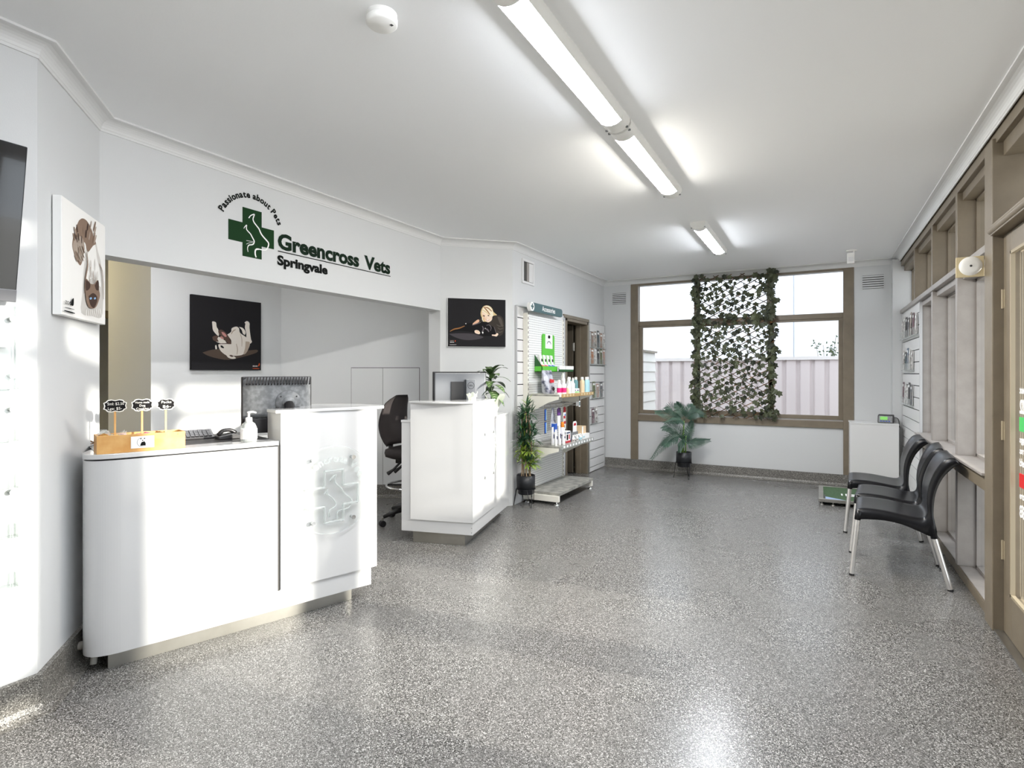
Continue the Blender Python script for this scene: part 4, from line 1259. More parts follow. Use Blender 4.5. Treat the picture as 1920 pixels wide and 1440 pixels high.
# ------------------------------------------------------------------ three waiting chairs
def chair(label, loc, rz):
    """local x: 0 at the front edge .. 0.54 at the back legs; y across; near side is -y"""
    t = thing('waiting_chair', label, 'chair', loc, rz, 'black moulded chairs along the windows')
    Pf = [(0.003, 0.428), (0.012, 0.444), (0.058, 0.452), (0.161, 0.450), (0.26, 0.438), (0.338, 0.428), (0.378, 0.436), (0.394, 0.470), (0.392, 0.531), (0.395, 0.597), (0.408, 0.664), (0.435, 0.740), (0.470, 0.800), (0.500, 0.822), (0.530, 0.828)]
    Qf = [(0.000, 0.385), (0.004, 0.378), (0.058, 0.386), (0.161, 0.393), (0.26, 0.380), (0.345, 0.350), (0.415, 0.326), (0.440, 0.36), (0.424, 0.440), (0.426, 0.540), (0.440, 0.622), (0.470, 0.700), (0.508, 0.755), (0.534, 0.782), (0.552, 0.796)]
    P3 = spline([(p[0], 0, p[1]) for p in Pf], 3); Q3 = spline([(p[0], 0, p[1]) for p in Qf], 3)
    n = len(P3); k = 17; v = []
    for i in range(n):
        q = i/(n-1); a = Vector(P3[i]); b = Vector(Q3[i])
        hw = 0.225 if q < 0.45 else 0.225-0.010*math.sin(PI*(q-0.45)/0.55)
        conc = 0.10 if q < 0.42 else 0.10+0.55*min(1, (q-0.42)/0.2)
        if q > 0.85: conc *= 1-(q-0.85)/0.15*0.5
        for j in range(k):
            s = -1+2*j/(k-1)
            if j in (0, k-1): o_ = b; y = math.copysign(hw+0.004, s)
            elif j in (1, k-2): o_ = a.lerp(b, 0.10); y = math.copysign(hw, s)
            else:
                ss = -1+2*(j-2)/(k-5); y = ss*(hw-0.014); o_ = a.lerp(b, conc*(1-ss*ss)*0.6)
            v.append((o_.x, y, o_.z))
    mb = MB()
    mb.faces(v, [(i*k+j, i*k+j+1, (i+1)*k+j+1, (i+1)*k+j) for i in range(n-1) for j in range(k-1)], 'chair_shell', smooth=True)
    mb.faces([(0.003, -0.222, 0.430), (0.003, 0.222, 0.430), (0.003, 0.222, 0.386), (0.003, -0.222, 0.386)], [(0, 1, 2, 3)], 'chair_shell')
    mb.build('seat_shell', t, solid=0.007)
    # sleeves moulded for the legs
    for sy in (-1, 1):
        mb = MB()
        mb.tube([(0.022, sy*0.215, 0.44), (0.012, sy*0.217, 0.375)], [0.021, 0.019], 'chair_shell', n=12); mb.build('leg_sleeve', t)
        mb = MB(); mb.tube([(0.412, sy*0.209, 0.44), (0.418, sy*0.212, 0.38), (0.428, sy*0.216, 0.312)], [0.014, 0.019, 0.019], 'chair_shell', n=12)
        mb.build('leg_sleeve', t)
    for sy in (-1, 1):
        for (a, b) in (((0.013, sy*0.217, 0.38), (-0.020, sy*0.235, 0.012)), ((0.427, sy*0.216, 0.32), (0.505, sy*0.232, 0.012))):
            mb = MB(); mb.cyl(a, b, 0.0155, 'aluminium', n=16); lg = mb.build('leg', t)
            d = (Vector(b)-Vector(a)).normalized()
            mb = MB(); mb.cyl(b, Vector(b)+d*0.012, 0.0165, 'black_plastic', n=16); mb.build('rubber_foot', lg)
    return t
chair('black moulded chair with aluminium legs nearest the camera', (0.232, 4.645, 0), R(-4))
chair('middle one of the three black moulded chairs, between the other two', (0.262, 5.195, 0), R(-6))
chair('black moulded chair farthest from the camera, in front of the weighing scale', (0.232, 5.80, 0), R(-3))

# ------------------------------------------------------------------ weighing scale, panel, readout
mat('scale_mat', '#4f6b4a', 0.9, noise=(120, '#3f573b', 0.4, 0.6), bump=(300, 0.4)); mat('blue_sheet', '#9fb6dd', 0.4); mat('display_green', '#5ea342', 0.4, emit='#5ea342', estr=0.3)
t = thing('floor_scale', 'low green topped animal weighing scale on the floor near the far wall', 'scale', (0.0, 6.60, 0))
mb = MB()
for a, b in (((0, 0, 0.035), (0.64, 0.02, 0.068)), ((0, 0.75, 0.035), (0.64, 0.77, 0.068)), ((0, 0.02, 0.035), (0.045, 0.75, 0.068)), ((0.62, 0.02, 0.035), (0.64, 0.75, 0.068))):
    mb.box(a, b, 'steel')
mb.build('frame', t, bevel=0.002)
mb = MB(); mb.box((0.045, 0.02, 0.045), (0.62, 0.75, 0.063), 'scale_mat'); mb.build('rubber_mat', t)
mb = MB(); mb.prism([(0.06, 0.025), (0.26, 0.025), (0.06, 0.16)], 0.0632, 0.0642, 'blue_sheet'); mb.box((0.048, 0.025, 0.0632), (0.062, 0.25, 0.066), 'black_plastic'); mb.build('corner_sheet', t)
mb = MB(); mb.box((0.25, 0.28, 0.0632), (0.56, 0.40, 0.0645), 'white_card'); mb.box((0.21, 0.29, 0.0632), (0.225, 0.39, 0.0645), 'white_card'); mb.build('sticker', t)
fr = frame((0, 0, 0.065), (1, 0, 0), (0, 1, 0))
mb = MB(); text(mb, 'VEGA', 0.27, 0.31, 0.10, 0.055, 'logo_black', z=0.0, xf=fr); poly(mb, [(0.39, 0.31), (0.47, 0.31), (0.46, 0.36), (0.385, 0.36)], 'blue_print', z=0, xf=fr); poly(mb, [(0.49, 0.37), (0.53, 0.30), (0.51, 0.30), (0.48, 0.35)], 'sign_red', z=0, xf=fr); mb.build('print', t)
for x in (0.03, 0.13, 0.61):
    for y in (0.03, 0.74):
        if x == 0.13 and y > 0.5: continue
        mb = MB(); mb.lathe([(0.006, 0.035), (0.006, 0.012), (0.018, 0.010), (0.018, 0)], 'steel', n=12, c=(x, y, 0)); mb.build('foot', t)
t = thing('white_panel_cabinet', 'plain white waist-high cabinet in the corner beside the window', 'cabinet', (0.317, 7.48, 0))
mb = MB(); mb.box((0.0, 0.02, 0.0), (0.455, 0.365, 0.78), 'satin_white'); mb.build('body', t)
mb = MB(); mb.box((-0.004, 0, 0.01), (0.462, 0.018, 0.78), 'satin_white'); mb.build('front_panel', t, bevel=0.002)
mb = MB(); mb.box((-0.006, -0.004, 0.78), (0.463, 0.368, 0.798), 'satin_white'); mb.build('top', t, bevel=0.002)
t = thing('scale_display', 'small black digital readout with green screen on the white corner cabinet', 'display', (0.665, 7.60, 0.798), R(-12))
mb = MB(); mb.prism([(-0.02, 0), (0.08, 0), (0.065, 0.095), (0.0, 0.085)], -0.075, 0.075, 'black_plastic', xf=frame((0, 0, 0), (0, 1, 0), (0, 0, 1))); mb.build('housing', t, bevel=0.006)
mb = MB(); q_ = frame((0, -0.0205, 0.004), (1, 0, 0), (0, 0.23, 1)); mb.box((-0.066, 0.004, 0), (0.066, 0.078, 0.002), 'grey_plastic', xf=q_); mb.build('face_plate', t)
mb = MB(); mb.box((-0.05, 0.032, 0.002), (0.02, 0.068, 0.003), 'display_green', xf=q_); mb.build('screen', t)
mb = MB()
for k in range(4): mb.box((-0.05+k*0.026, 0.010, 0.002), (-0.032+k*0.026, 0.022, 0.004), 'blue_print', xf=q_)
mb.build('buttons', t)
mb = MB(); mb.tube(spline([(0.07, 0.05, 0.06), (0.105, 0.05, 0.055), (0.12, 0.05, 0.02), (0.125, 0.06, -0.05)], 5), 0.004, 'black_plastic', n=6); mb.build('cable', t)
# dropped cord under the counter
t = thing('waste_pipe', 'short ribbed grey hose lying behind the rounded end of the near counter', 'hose', (-2.98, 1.40, 0.03))
mat('hose_grey', '#b9b6ae', 0.6)
mb = MB(); pts = spline([(-0.06, -0.09, 0.055), (0.0, -0.03, 0.065), (0.08, 0.02, 0.06)], 10)
mb.tube(pts, [0.017 + 0.003*(i % 2) for i in range(len(pts))], 'hose_grey', n=10); mb.tube([(0.0, -0.03, 0.06), (0.03, -0.05, 0.025), (0.04, -0.06, -0.015)], 0.014, 'hose_grey', n=8); mb.build('ribbed_hose', t)
# ------------------------------------------------------------------ slat walls
def slatwall(name, label, fr, W, z0, z1, pitch=0.1165, trim=(True, True)):
    """fr: x along the wall, y up, z into the room"""
    t = thing(name, label, 'slat wall'); mb = MB()
    mb.box((0, z0, 0), (W, z1, 0.004), 'slot_dark', xf=fr)
    z = z1
    while z > z0+0.01:
        lo = max(z0, z-pitch+0.009)
        mb.box((0, lo, 0.004), (W, z, 0.016), 'satin_white', xf=fr); z -= pitch
    mb.build('slatted_board', t)
    mb = MB()
    if trim[0]: mb.box((-0.018, z0, 0), (0, z1+0.01, 0.022), 'aluminium_matt', xf=fr)
    if trim[1]: mb.box((W, z0, 0), (W+0.018, z1+0.01, 0.022), 'aluminium_matt', xf=fr)
    mb.box((0, z1, 0), (W, z1+0.014, 0.022), 'aluminium_matt', xf=fr)
    mb.build('edge_trim', t)
    return t
mat('slot_dark', '#2a2927', 0.8); mat('aluminium_matt', '#c9c9c9', 0.4, metal=0.5)
FA = frame((-2.76, 0, 0), (0, 1, 0), (0, 0, 1))
FR_ = frame((WX+0.03, 0, 0), (0, -1, 0), (0, 0, 1))
slatwall('slat_wall', 'white slatted wall board behind the accessories shelving', FA @ Matrix.Translation((5.115, 0, 0)), 1.19, 0.14, 2.055)
slatwall('slat_wall', 'white slatted wall board between the inner doorway and the far corner', FA @ Matrix.Translation((7.215, 0, 0)), 0.60, 0.01, 2.045)
slatwall('slat_wall', 'white slatted wall board on the right, behind the black chairs', FR_ @ Matrix.Translation((-7.68, 0, 0)), 1.235, 0.10, 2.05)
# leaflets in clear holders
LC = ['#8b6f5d', '#39373a', '#d8d4d0', '#a5693f', '#5c5f66', '#c7b9ad', '#6f7f52', '#4c6a84', '#e3e0dd', '#7d5a63', '#2f4b52', '#b98f7d']
for i, c in enumerate(LC): mat('print_%d' % i, c, 0.35, noise=(34, ['#8a8580', '#1f1d1d', '#54463d', '#a59e98'][i % 4], 0.45, 0.62))
random.seed(21)
def leaflet(fr, x, z, w, h, ci, label, group, lean=0.0):
    mb = MB()
    q = fr @ Matrix.Translation((x, z, 0.024)) @ Matrix.Rotation(R(-1.5), 4, 'X') @ Matrix.Rotation(lean, 4, 'Z')
    mb.box((0, 0, 0.010), (w, h, 0.014), 'print_%d' % ci, xf=q)
    mb.box((0.012*w/0.1, h*0.78, 0.0142), (w*0.86, h*0.90, 0.0146), 'white_card', xf=q)
    mb.box((0.0, 0, 0.002), (w*0.98, h*0.985, 0.006), 'white_card', xf=q)
    o = mb.build('leaflet'); tag(o, label, 'leaflet', group); return o
def pocket_row(fr, x0, z, n, step, w, h, label, cat='leaflet holder'):
    t = thing('leaflet_holder', label, cat)
    mb = MB()
    for k in range(n):
        q = fr @ Matrix.Translation((x0+k*step-0.006, z-0.008, 0.018))
        mb.box((0, 0, 0), (w+0.012, 0.002, 0.035), 'soft_acrylic', xf=q)
        mb.faces([(0, 0, 0.034), (w+0.012, 0, 0.034), (w+0.012, h*0.35, 0.034), (0, h*0.35, 0.034)], [(0, 1, 2, 3)], 'clear_acrylic', xf=q)
        mb.box((0, 0, 0), (0.0015, h*0.35, 0.035), 'clear_acrylic', xf=q)
    mb.box((x0-0.01, z-0.012, 0.018), (x0+n*step-0.01, z-0.008, 0.05), 'soft_acrylic', xf=fr)
    mb.build('pockets', t); return t
far_rows = [(1.72, 5, 0.118, 0.085, 0.225, 'top'), (1.49, 5, 0.118, 0.085, 0.215, 'second'), (1.02, 3, 0.15, 0.10, 0.21, 'third'), (0.67, 2, 0.13, 0.10, 0.22, 'bottom')]
for ri, (z, n, st, w, h, nm) in enumerate(far_rows):
    x0 = 7.235 if n == 5 else 7.29 if n == 3 else 7.26
    pocket_row(FA, x0, z, n, st, w, h, 'clear leaflet holder, %s row on the slat wall by the inner doorway' % nm)
    pos = ['leftmost', 'second from left', 'middle', 'fourth from left', 'rightmost'] if n == 5 else ['left', 'middle', 'right'] if n == 3 else ['left', 'right']
    for k in range(n):
        leaflet(FA, x0+k*st, z, w, h+0.015*((k*7+ri) % 3-1), (k*5+ri*3) % 12, '%s leaflet of the %s row on the slat wall by the inner doorway' % (pos[k], nm), 'leaflets on the far slat wall')
right_rows = [(1.74, 7, 0.165, 0.10, 0.215, 'top', -7.62), (1.40, 5, 0.15, 0.10, 0.205, 'middle', -7.50), (1.04, 5, 0.15, 0.10, 0.205, 'lowest', -7.53)]
ords = ['first', 'second', 'third', 'fourth', 'fifth', 'sixth', 'seventh']
for ri, (z, n, st, w, h, nm, x0) in enumerate(right_rows):
    pocket_row(FR_, x0, z, n, st, w, h, 'clear leaflet holder, %s row on the slat wall behind the black chairs' % nm)
    for k in range(n):
        leaflet(FR_, x0+k*st, z, w, h+0.02*((k*5+ri) % 3-1), [8, 2, 8, 5, 1, 2, 4, 10, 5, 7, 9, 8][(k*2+ri*5) % 12], '%s leaflet from the far wall, %s row behind the black chairs' % (ords[k], nm), 'leaflets on the right slat wall')

# ------------------------------------------------------------------ accessories shelving
def peg_mat():
    m = bpy.data.materials.new('pegboard'); m.use_nodes = True; nt = m.node_tree; p = nt.nodes['Principled BSDF']
    tc = nt.nodes.new('ShaderNodeTexCoord'); sep = nt.nodes.new('ShaderNodeSeparateXYZ'); nt.links.new(tc.outputs['Object'], sep.inputs[0])
    ds = []
    for ax in ('Y', 'Z'):
        mu = nt.nodes.new('ShaderNodeMath'); mu.operation = 'MULTIPLY'; mu.inputs[1].default_value = 1/0.025
        fr = nt.nodes.new('ShaderNodeMath'); fr.operation = 'FRACT'; sb = nt.nodes.new('ShaderNodeMath'); sb.operation = 'SUBTRACT'; sb.inputs[1].default_value = 0.5
        sq = nt.nodes.new('ShaderNodeMath'); sq.operation = 'POWER'; sq.inputs[1].default_value = 2
        ab = nt.nodes.new('ShaderNodeMath'); ab.operation = 'ABSOLUTE'
        nt.links.new(sep.outputs[ax], mu.inputs[0]); nt.links.new(mu.outputs[0], fr.inputs[0]); nt.links.new(fr.outputs[0], sb.inputs[0]); nt.links.new(sb.outputs[0], ab.inputs[0]); nt.links.new(ab.outputs[0], sq.inputs[0]); ds.append(sq)
    ad = nt.nodes.new('ShaderNodeMath'); ad.operation = 'ADD'; nt.links.new(ds[0].outputs[0], ad.inputs[0]); nt.links.new(ds[1].outputs[0], ad.inputs[1])
    lt = nt.nodes.new('ShaderNodeMath'); lt.operation = 'LESS_THAN'; lt.inputs[1].default_value = 0.035; nt.links.new(ad.outputs[0], lt.inputs[0])
    mx = nt.nodes.new('ShaderNodeMix'); mx.data_type = 'RGBA'; mx.inputs[6].default_value = (*srgb('#eeeeec'), 1); mx.inputs[7].default_value = (*srgb('#77777a'), 1)
    nt.links.new(lt.outputs[0], mx.inputs[0]); nt.links.new(mx.outputs[2], p.inputs['Base Color']); p.inputs['Roughness'].default_value = 0.45
    MATS['pegboard'] = m
peg_mat()
mat('cream_metal', '#e9e6dc', 0.4); mat('dusty_steel', '#8d8c86', 0.5, metal=0.3, noise=(14, '#b8b6ae', 0.35, 0.65)); mat('teal_sign', '#3f5d60', 0.4); mat('wood_strip', '#b5925d', 0.5); mat('lime', '#5cbf3a', 0.5); mat('deep_green', '#23592a', 0.5)
t = thing('shelving_unit', 'white pegboard shop shelving with two shelves and an Accessories header', 'shelving', (0, 0, 0))
YA, YB = 5.27, 6.20; XB = -2.70
for y in (YA, YB):
    mb = MB(); mb.box((-2.742, y-0.015, 0.03), (XB+0.01, y+0.015, 2.0), 'cream_metal')
    for k in range(38): mb.box((XB+0.0095, y-0.004, 0.13+k*0.05), (XB+0.0115, y+0.004, 0.155+k*0.05), 'slot_dark')
    mb.build('upright', t)
mb = MB()
for a, b in ((0.13, 0.52), (0.523, 1.56), (1.563, 2.0)): mb.box((XB-0.02, YA+0.016, a), (XB, YB-0.016, b), 'pegboard')
mb.build('pegboard', t)
mb = MB(); mb.box((-2.742, YA-0.012, 0.03), (XB-0.022, YB, 1.995), 'cream_metal'); mb.build('back_sheet', t)
for zs, dep, nm in ((1.142, -2.335, 'wood_strip'), (0.605, -2.335, 'soft_acrylic')):
    mb = MB(); mb.box((XB, YA+0.01, zs-0.028), (dep, YB+0.06, zs), 'dusty_steel' if zs < 1 else 'cream_metal')
    mb.box((XB, YA+0.008, zs-0.030), (dep, YA+0.012, zs-0.002), 'dusty_steel'); sh = mb.build('shelf', t, bevel=0.002)
    for y in (YA+0.004, YB):
        mb = MB(); fr = frame((0, y, 0), (1, 0, 0), (0, 0, 1)); mb.prism([(XB, zs-0.02), (dep-0.005, zs-0.02), (dep-0.005, zs-0.05), (dep-0.12, zs-0.085), (XB+0.02, zs-0.20), (XB, zs-0.20)], -0.003, 0.003, 'cream_metal', xf=fr); mb.build('bracket', sh)
    mb = MB(); mb.box((dep, YA+0.06, zs-0.034), (dep+0.006, YB+0.06, zs+0.002), nm)
    for k in range(11):
        if zs > 1 and k in (4, 5): continue
        mb.box((dep+0.006, YA+0.10+k*0.082, zs-0.026), (dep+0.0068, YA+0.145+k*0.082, zs-0.004), 'white_card' if zs < 1 else 'tan')
    mb.build('price_strip', sh)
mb = MB(); mb.box((XB, YA+0.01, 0.095), (-2.335, YB+0.06, 0.125), 'dusty_steel'); mb.build('base_shelf', t, bevel=0.002)
for y in (YA+0.004, YB+0.03):
    mb = MB(); mb.box((-2.735, y-0.018, 0.035), (-2.335, y+0.018, 0.097), 'cream_metal'); bl = mb.build('base_leg', t, bevel=0.003)
    for x in (-2.365, -2.70):
        mb = MB(); mb.lathe([(0.008, 0.035), (0.008, 0.016), (0.026, 0.012), (0.028, 0)], 'chrome', n=16, c=(x, y, 0)); mb.build('levelling_foot', bl)
# header: rounded tube sign
mb = MB(); fr = frame((-2.655, 0, 0), (0, 1, 0), (0, 0, 1)); h0, h1 = 2.012, 2.105; hm = (h0+h1)/2; hr = (h1-h0)/2
pts = [(6.02-0.03, h0)] + [(6.02-0.03+0.03*math.sin(R(a)), h0+0.03-0.03*math.cos(R(a))) for a in (30, 60, 90)] + [(6.02-0.03+0.03*math.cos(R(a)), h1-0.03+0.03*math.sin(R(a))) for a in (0, 30, 60, 90)] + [(5.22, h1), (5.22, h0)]
mb.prism(pts, 0, 0.03, 'teal_sign', xf=fr); sg = mb.build('header_sign', t, bevel=0.003)
mb = MB(); mb.prism([(5.225+hr*1.02*math.cos(R(15*k)), hm+hr*1.02*math.sin(R(15*k))) for k in range(24)], -0.004, 0.036, 'white_card', xf=fr)
mb.prism([(5.225+p[0]*0.03, hm+p[1]*0.03) for p in ((-1, -.35), (-.35, -.35), (-.35, -1), (.35, -1), (.35, -.35), (1, -.35), (1, .35), (.35, .35), (.35, 1), (-.35, 1), (-.35, .35), (-1, .35))], 0.036, 0.0375, 'teal_sign', xf=fr); mb.build('round_badge', sg)
mb = MB(); text(mb, 'Accessories', 5.47, hm-0.022, 0.34, 0.055, 'white_card', z=0.032, bold=0.02, xf=fr); mb.build('lettering', sg)
# hanging rail
mb = MB(); mb.tube([(-2.70, 5.30, 1.02), (-2.60, 5.30, 1.02), (-2.60, 6.14, 1.02), (-2.70, 6.14, 1.02)], 0.006, 'chrome', n=8); mb.build('hang_rail', t)
for y in (5.33, 5.47, 5.62, 5.78):
    mb = MB(); mb.tube([(-2.60, y, 1.02), (-2.60, y, 0.995), (-2.46, y, 0.995), (-2.45, y, 1.005)], 0.0035, 'chrome', n=6); mb.build('hook', t)
mb = MB(); mb.tube([(-2.60, 6.02, 1.02), (-2.44, 6.02, 1.02)], 0.0045, 'chrome', n=6); mb.tube([(-2.60, 6.02, 0.995), (-2.44, 6.02, 0.995)], 0.0045, 'chrome', n=6); mb.box((-2.445, 5.995, 0.985), (-2.438, 6.045, 1.035), 'white_card'); mb.build('hook', t)

# green treat dispenser on the pegboard
t = thing('treat_display', 'bright green display stand with trays of treat packets on the pegboard', 'display stand', (0, 0, 0))
fr = frame((XB+0.003, 0, 0), (0, 1, 0), (0, 0, 1))
mb = MB(); mb.prism([(5.61, 1.40), (5.93, 1.40), (5.93, 1.78), (5.91, 1.80), (5.63, 1.80), (5.61, 1.78)], 0, 0.012, 'lime', xf=fr); mb.build('back_board', t, bevel=0.002)
mb = MB(); mb.box((5.68, 1.64, 0.012), (5.87, 1.80, 0.0135), 'white_card', xf=fr)
poly(mb, [(5.75, 1.755), (5.80, 1.755), (5.81, 1.775), (5.80, 1.79), (5.76, 1.79), (5.745, 1.775)], 'logo_black', z=0.014, xf=fr)
ribbon(mb, [(5.775+0.05*math.cos(R(k*15)), 1.69+0.03*math.sin(R(k*15))) for k in range(0, 13)], 0.012, 'grey_plastic', z=0.014, xf=fr); mb.build('card', t)
mb = MB()
mb.box((-2.69, 5.42, 1.375), (-2.60, 5.82, 1.382), 'lime'); mb.box((-2.607, 5.42, 1.375), (-2.60, 5.82, 1.437), 'lime'); mb.box((-2.69, 5.42, 1.375), (-2.60, 5.427, 1.435), 'lime')
mb.prism([(-2.69, 1.435), (-2.60, 1.435), (-2.69, 1.56)], 5.42, 5.426, 'deep_green', xf=frame((0, 0, 0), (1, 0, 0), (0, 0, 1)) @ Matrix.Scale(-1, 4, (0, 0, 1)))
mb.build('tray', t)
mb = MB()
mb.box((-2.69, 5.83, 1.375), (-2.57, 6.22, 1.382), 'deep_green'); mb.box((-2.576, 5.80, 1.375), (-2.57, 6.22, 1.42), 'deep_green'); mb.box((-2.57, 5.80, 1.405), (-2.567, 5.98, 1.445), 'white_card'); mb.box((-2.57, 5.99, 1.405), (-2.567, 6.22, 1.445), 'white_card')
mb.build('price_tray', t)
mat('pack_white', '#f0f2ee', 0.35); mat('pack_orange', '#e8742c', 0.4); mat('pack_pink', '#e0316f', 0.4); mat('pack_blue', '#2f62c8', 0.4); mat('pack_purple', '#6d3d8e', 0.4)
for k, (c, nm) in enumerate((('pack_orange', 'orange'), ('pack_pink', 'pink'), ('pack_blue', 'blue'), ('pack_blue', 'blue'))):
    y = 5.45+k*0.092
    mb = MB(); q = frame((-2.635, y, 1.386), (0, 1, 0), (-0.20, 0, 1))
    mb.prism([(0, 0), (0.075, 0), (0.078, 0.06), (0.072, 0.17), (0.003, 0.175), (-0.003, 0.05)], 0, 0.022, 'pack_white', xf=q)
    mb.prism([(0, 0.0), (0.075, 0.0), (0.077, 0.055), (-0.002, 0.065)], 0.022, 0.024, c, xf=q)
    mb.prism([(0.058, 0.07), (0.078, 0.07), (0.072, 0.17), (0.06, 0.17)], 0.0222, 0.0235, 'lime', xf=q)
    poly(mb, [(0.02, 0.10), (0.05, 0.095), (0.055, 0.125), (0.03, 0.135)], 'logo_black', z=0.0238, xf=q)
    o = mb.build('treat_packet'); tag(o, '%s treat packet with %s band in the green display' % (['leftmost', 'second', 'third', 'rightmost'][k], nm), 'packet', 'treat packets in the green display')
# goods
def put(name, label, cat, group, loc, fn, rz=0.0):
    t = thing(name, label, cat, loc, rz, group); fn(t); return t
def bottle(body, cap, r, h, caph=0.03, band=None, shoulder=0.02, capr=None, taper=None):
    def f(t):
        cr = capr or r*0.55
        mb = MB(); mb.lathe([(r*0.95, 0), (r, 0.004), (r, h-shoulder), (cr, h-0.002), (cr*0.95, h)], body, n=16); mb.build('bottle_body', t)
        mb = MB(); mb.lathe([(cr, h), (cr, h+caph*0.6), ((taper if taper is not None else cr*0.8), h+caph), (0.001, h+caph)], cap, n=14); mb.build('cap', t)
        if band:
            mb = MB(); mb.lathe([(r+0.0006, h*0.14), (r+0.0008, h*0.15), (r+0.0008, h*0.55), (r+0.0006, h*0.56)], band, n=16); mb.build('label', t)
    return f
def carton(w, d, h, body, faces=()):
    def f(t):
        mb = MB(); mb.box((-d/2, -w/2, 0), (d/2, w/2, h), body)
        fr = frame((d/2+0.0005, -w/2, 0), (0, 1, 0), (0, 0, 1))
        for (x0, y0, x1, y1, m) in faces: mb.box((x0*w, y0*h, 0), (x1*w, y1*h, 0.0006), m, xf=fr)
        mb.build('box', t)
    return f
def grocery_box(name, label, group, loc, w, d, h, body, faces=(), rz=0):
    mb = MB(); mb.box((-d/2, -w/2, 0), (d/2, w/2, h), body)
    fr = frame((d/2+0.0005, -w/2, 0), (0, 1, 0), (0, 0, 1))
    for (x0, y0, x1, y1, m) in faces: mb.box((x0*w, y0*h, 0), (x1*w, y1*h, 0.0006), m, xf=fr)
    fr2 = frame((-d/2, -w/2-0.0005, 0), (1, 0, 0), (0, 0, 1))
    for (x0, y0, x1, y1, m) in faces: mb.box((x0*d, y0*h, 0), (x1*d, y1*h, 0.0006), m, xf=fr2)
    o = mb.build(name, loc=loc, rz=rz); tag(o, label, 'box', group); return o
mat('bot_teal', '#5f8f93', 0.3); mat('bot_cream', '#e3c7a2', 0.35); mat('bot_blue', '#a9d3dd', 0.3); mat('bot_white', '#f1f0f2', 0.3); mat('bot_pink', '#e0237a', 0.35); mat('bot_orange', '#ef8a1f', 0.35); mat('bag_silver', '#c5c7cf', 0.3, metal=0.4, noise=(16, '#565a70', 0.5, 0.66)); mat('pack_red', '#c3202e', 0.4); mat('navy', '#28345e', 0.4)
Z1, Z2 = 1.1425, 0.6055; G1 = 'bottles on the upper shelf'; G2 = 'goods on the lower shelf'
def bag(t):
    mb = MB(); n = 12; v = []
    secs = [(0.0, 0.045, 0.07), (0.03, 0.055, 0.085), (0.10, 0.05, 0.085), (0.17, 0.035, 0.09), (0.225, 0.006, 0.095), (0.25, 0.003, 0.095)]
    for z, a, b in secs:
        for k in range(n):
            q = 2*PI*k/n; v.append((a*math.cos(q)+0.004*math.sin(5*q+z*40)-z*0.1, b*math.copysign(abs(math.sin(q))**0.6, math.sin(q)), z))
    mb.faces(v, [(j*n+k, j*n+(k+1) % n, (j+1)*n+(k+1) % n, (j+1)*n+k) for j in range(5) for k in range(n)] + [tuple(range(n-1, -1, -1)), tuple(range(5*n, 6*n))], 'bag_silver', smooth=True); mb.build('bag_body', t)
    mb = MB(); q = frame((0.057, -0.05, 0.02), (0, 1, 0), (-0.15, 0, 1)); mb.prism([(0.01, 0.1), (0.085, 0.1), (0.095, 0.13), (0.02, 0.14)], 0, 0.003, 'pack_red', xf=q); poly(mb, [(0.06+0.022*math.cos(R(k*40)), 0.035+0.022*math.sin(R(k*40))) for k in range(9)], 'black_plastic', z=0.003, xf=q); mb.build('print', t)
put('food_bag', 'front silver pouch of dry pet food at the left of the upper shelf', 'bag', 'silver pouches on the upper shelf', (-2.50, 5.37, Z1), bag, R(-8))
put('food_bag', 'rear silver pouch of dry pet food behind the pink bottles', 'bag', 'silver pouches on the upper shelf', (-2.60, 5.60, Z1), bag, R(6))
for k, y in enumerate((5.385, 5.455, 5.515)):
    put('spray_bottle', '%s pink and white bottle on the upper shelf' % ['left', 'middle', 'right'][k], 'bottle', G1, (-2.385+0.02*(k == 1), y, Z1), bottle('bot_white', 'white_plastic', 0.024, 0.115, 0.035, 'bot_pink'))
put('spray_bottle', 'small tan bottle between the pink and the white bottles', 'bottle', G1, (-2.37, 5.575, Z1), bottle('bot_cream', 'white_plastic', 0.019, 0.06, 0.02))
for k, (y, h, x) in enumerate(((5.635, 0.11, -2.38), (5.69, 0.13, -2.41), (5.745, 0.12, -2.38), (5.66, 0.17, -2.46), (5.72, 0.15, -2.50))):
    put('ear_cleaner_bottle', '%s white bottle with pointed cap on the upper shelf' % ['front left', 'front middle', 'front right', 'tallest', 'rear'][k], 'bottle', G1, (x, y, Z1), bottle('bot_white', 'white_plastic', 0.023, h, 0.05, 'print_2' if k % 2 else None, taper=0.004))
grocery_box('medicine_box', 'small white and green box in front of the taller white box on the upper shelf', 'boxes on the upper shelf', (-2.37, 5.81, Z1), 0.075, 0.05, 0.05, 'white_card', ((0, 0.1, 1, 0.3, 'lime'), (0.1, 0.5, 0.8, 0.7, 'navy')))
grocery_box('medicine_box', 'taller white box with green stripe beside the white bottles', 'boxes on the upper shelf', (-2.45, 5.83, Z1), 0.07, 0.05, 0.13, 'white_card', ((0.6, 0.1, 0.95, 0.35, 'lime'), (0.2, 0.6, 0.9, 0.75, 'navy')))
for k, (y, m, x, nm) in enumerate(((5.95, 'bot_teal', -2.43, 'dark teal shampoo bottle left of the cream ones'), (5.93, 'bot_teal', -2.50, 'rear dark teal shampoo bottle'), (6.02, 'bot_cream', -2.38, 'left cream shampoo bottle'), (6.075, 'bot_cream', -2.40, 'right cream shampoo bottle with white cap'), (6.155, 'bot_blue', -2.38, 'left pale blue shampoo bottle'), (6.215, 'bot_blue', -2.39, 'right pale blue shampoo bottle at the shelf end'))):
    put('shampoo_bottle', nm + ' on the upper shelf', 'bottle', G1, (x, y, Z1), bottle(m, 'white_plastic', 0.027, 0.145, 0.03, 'white_card' if k == 3 else None, capr=0.017))
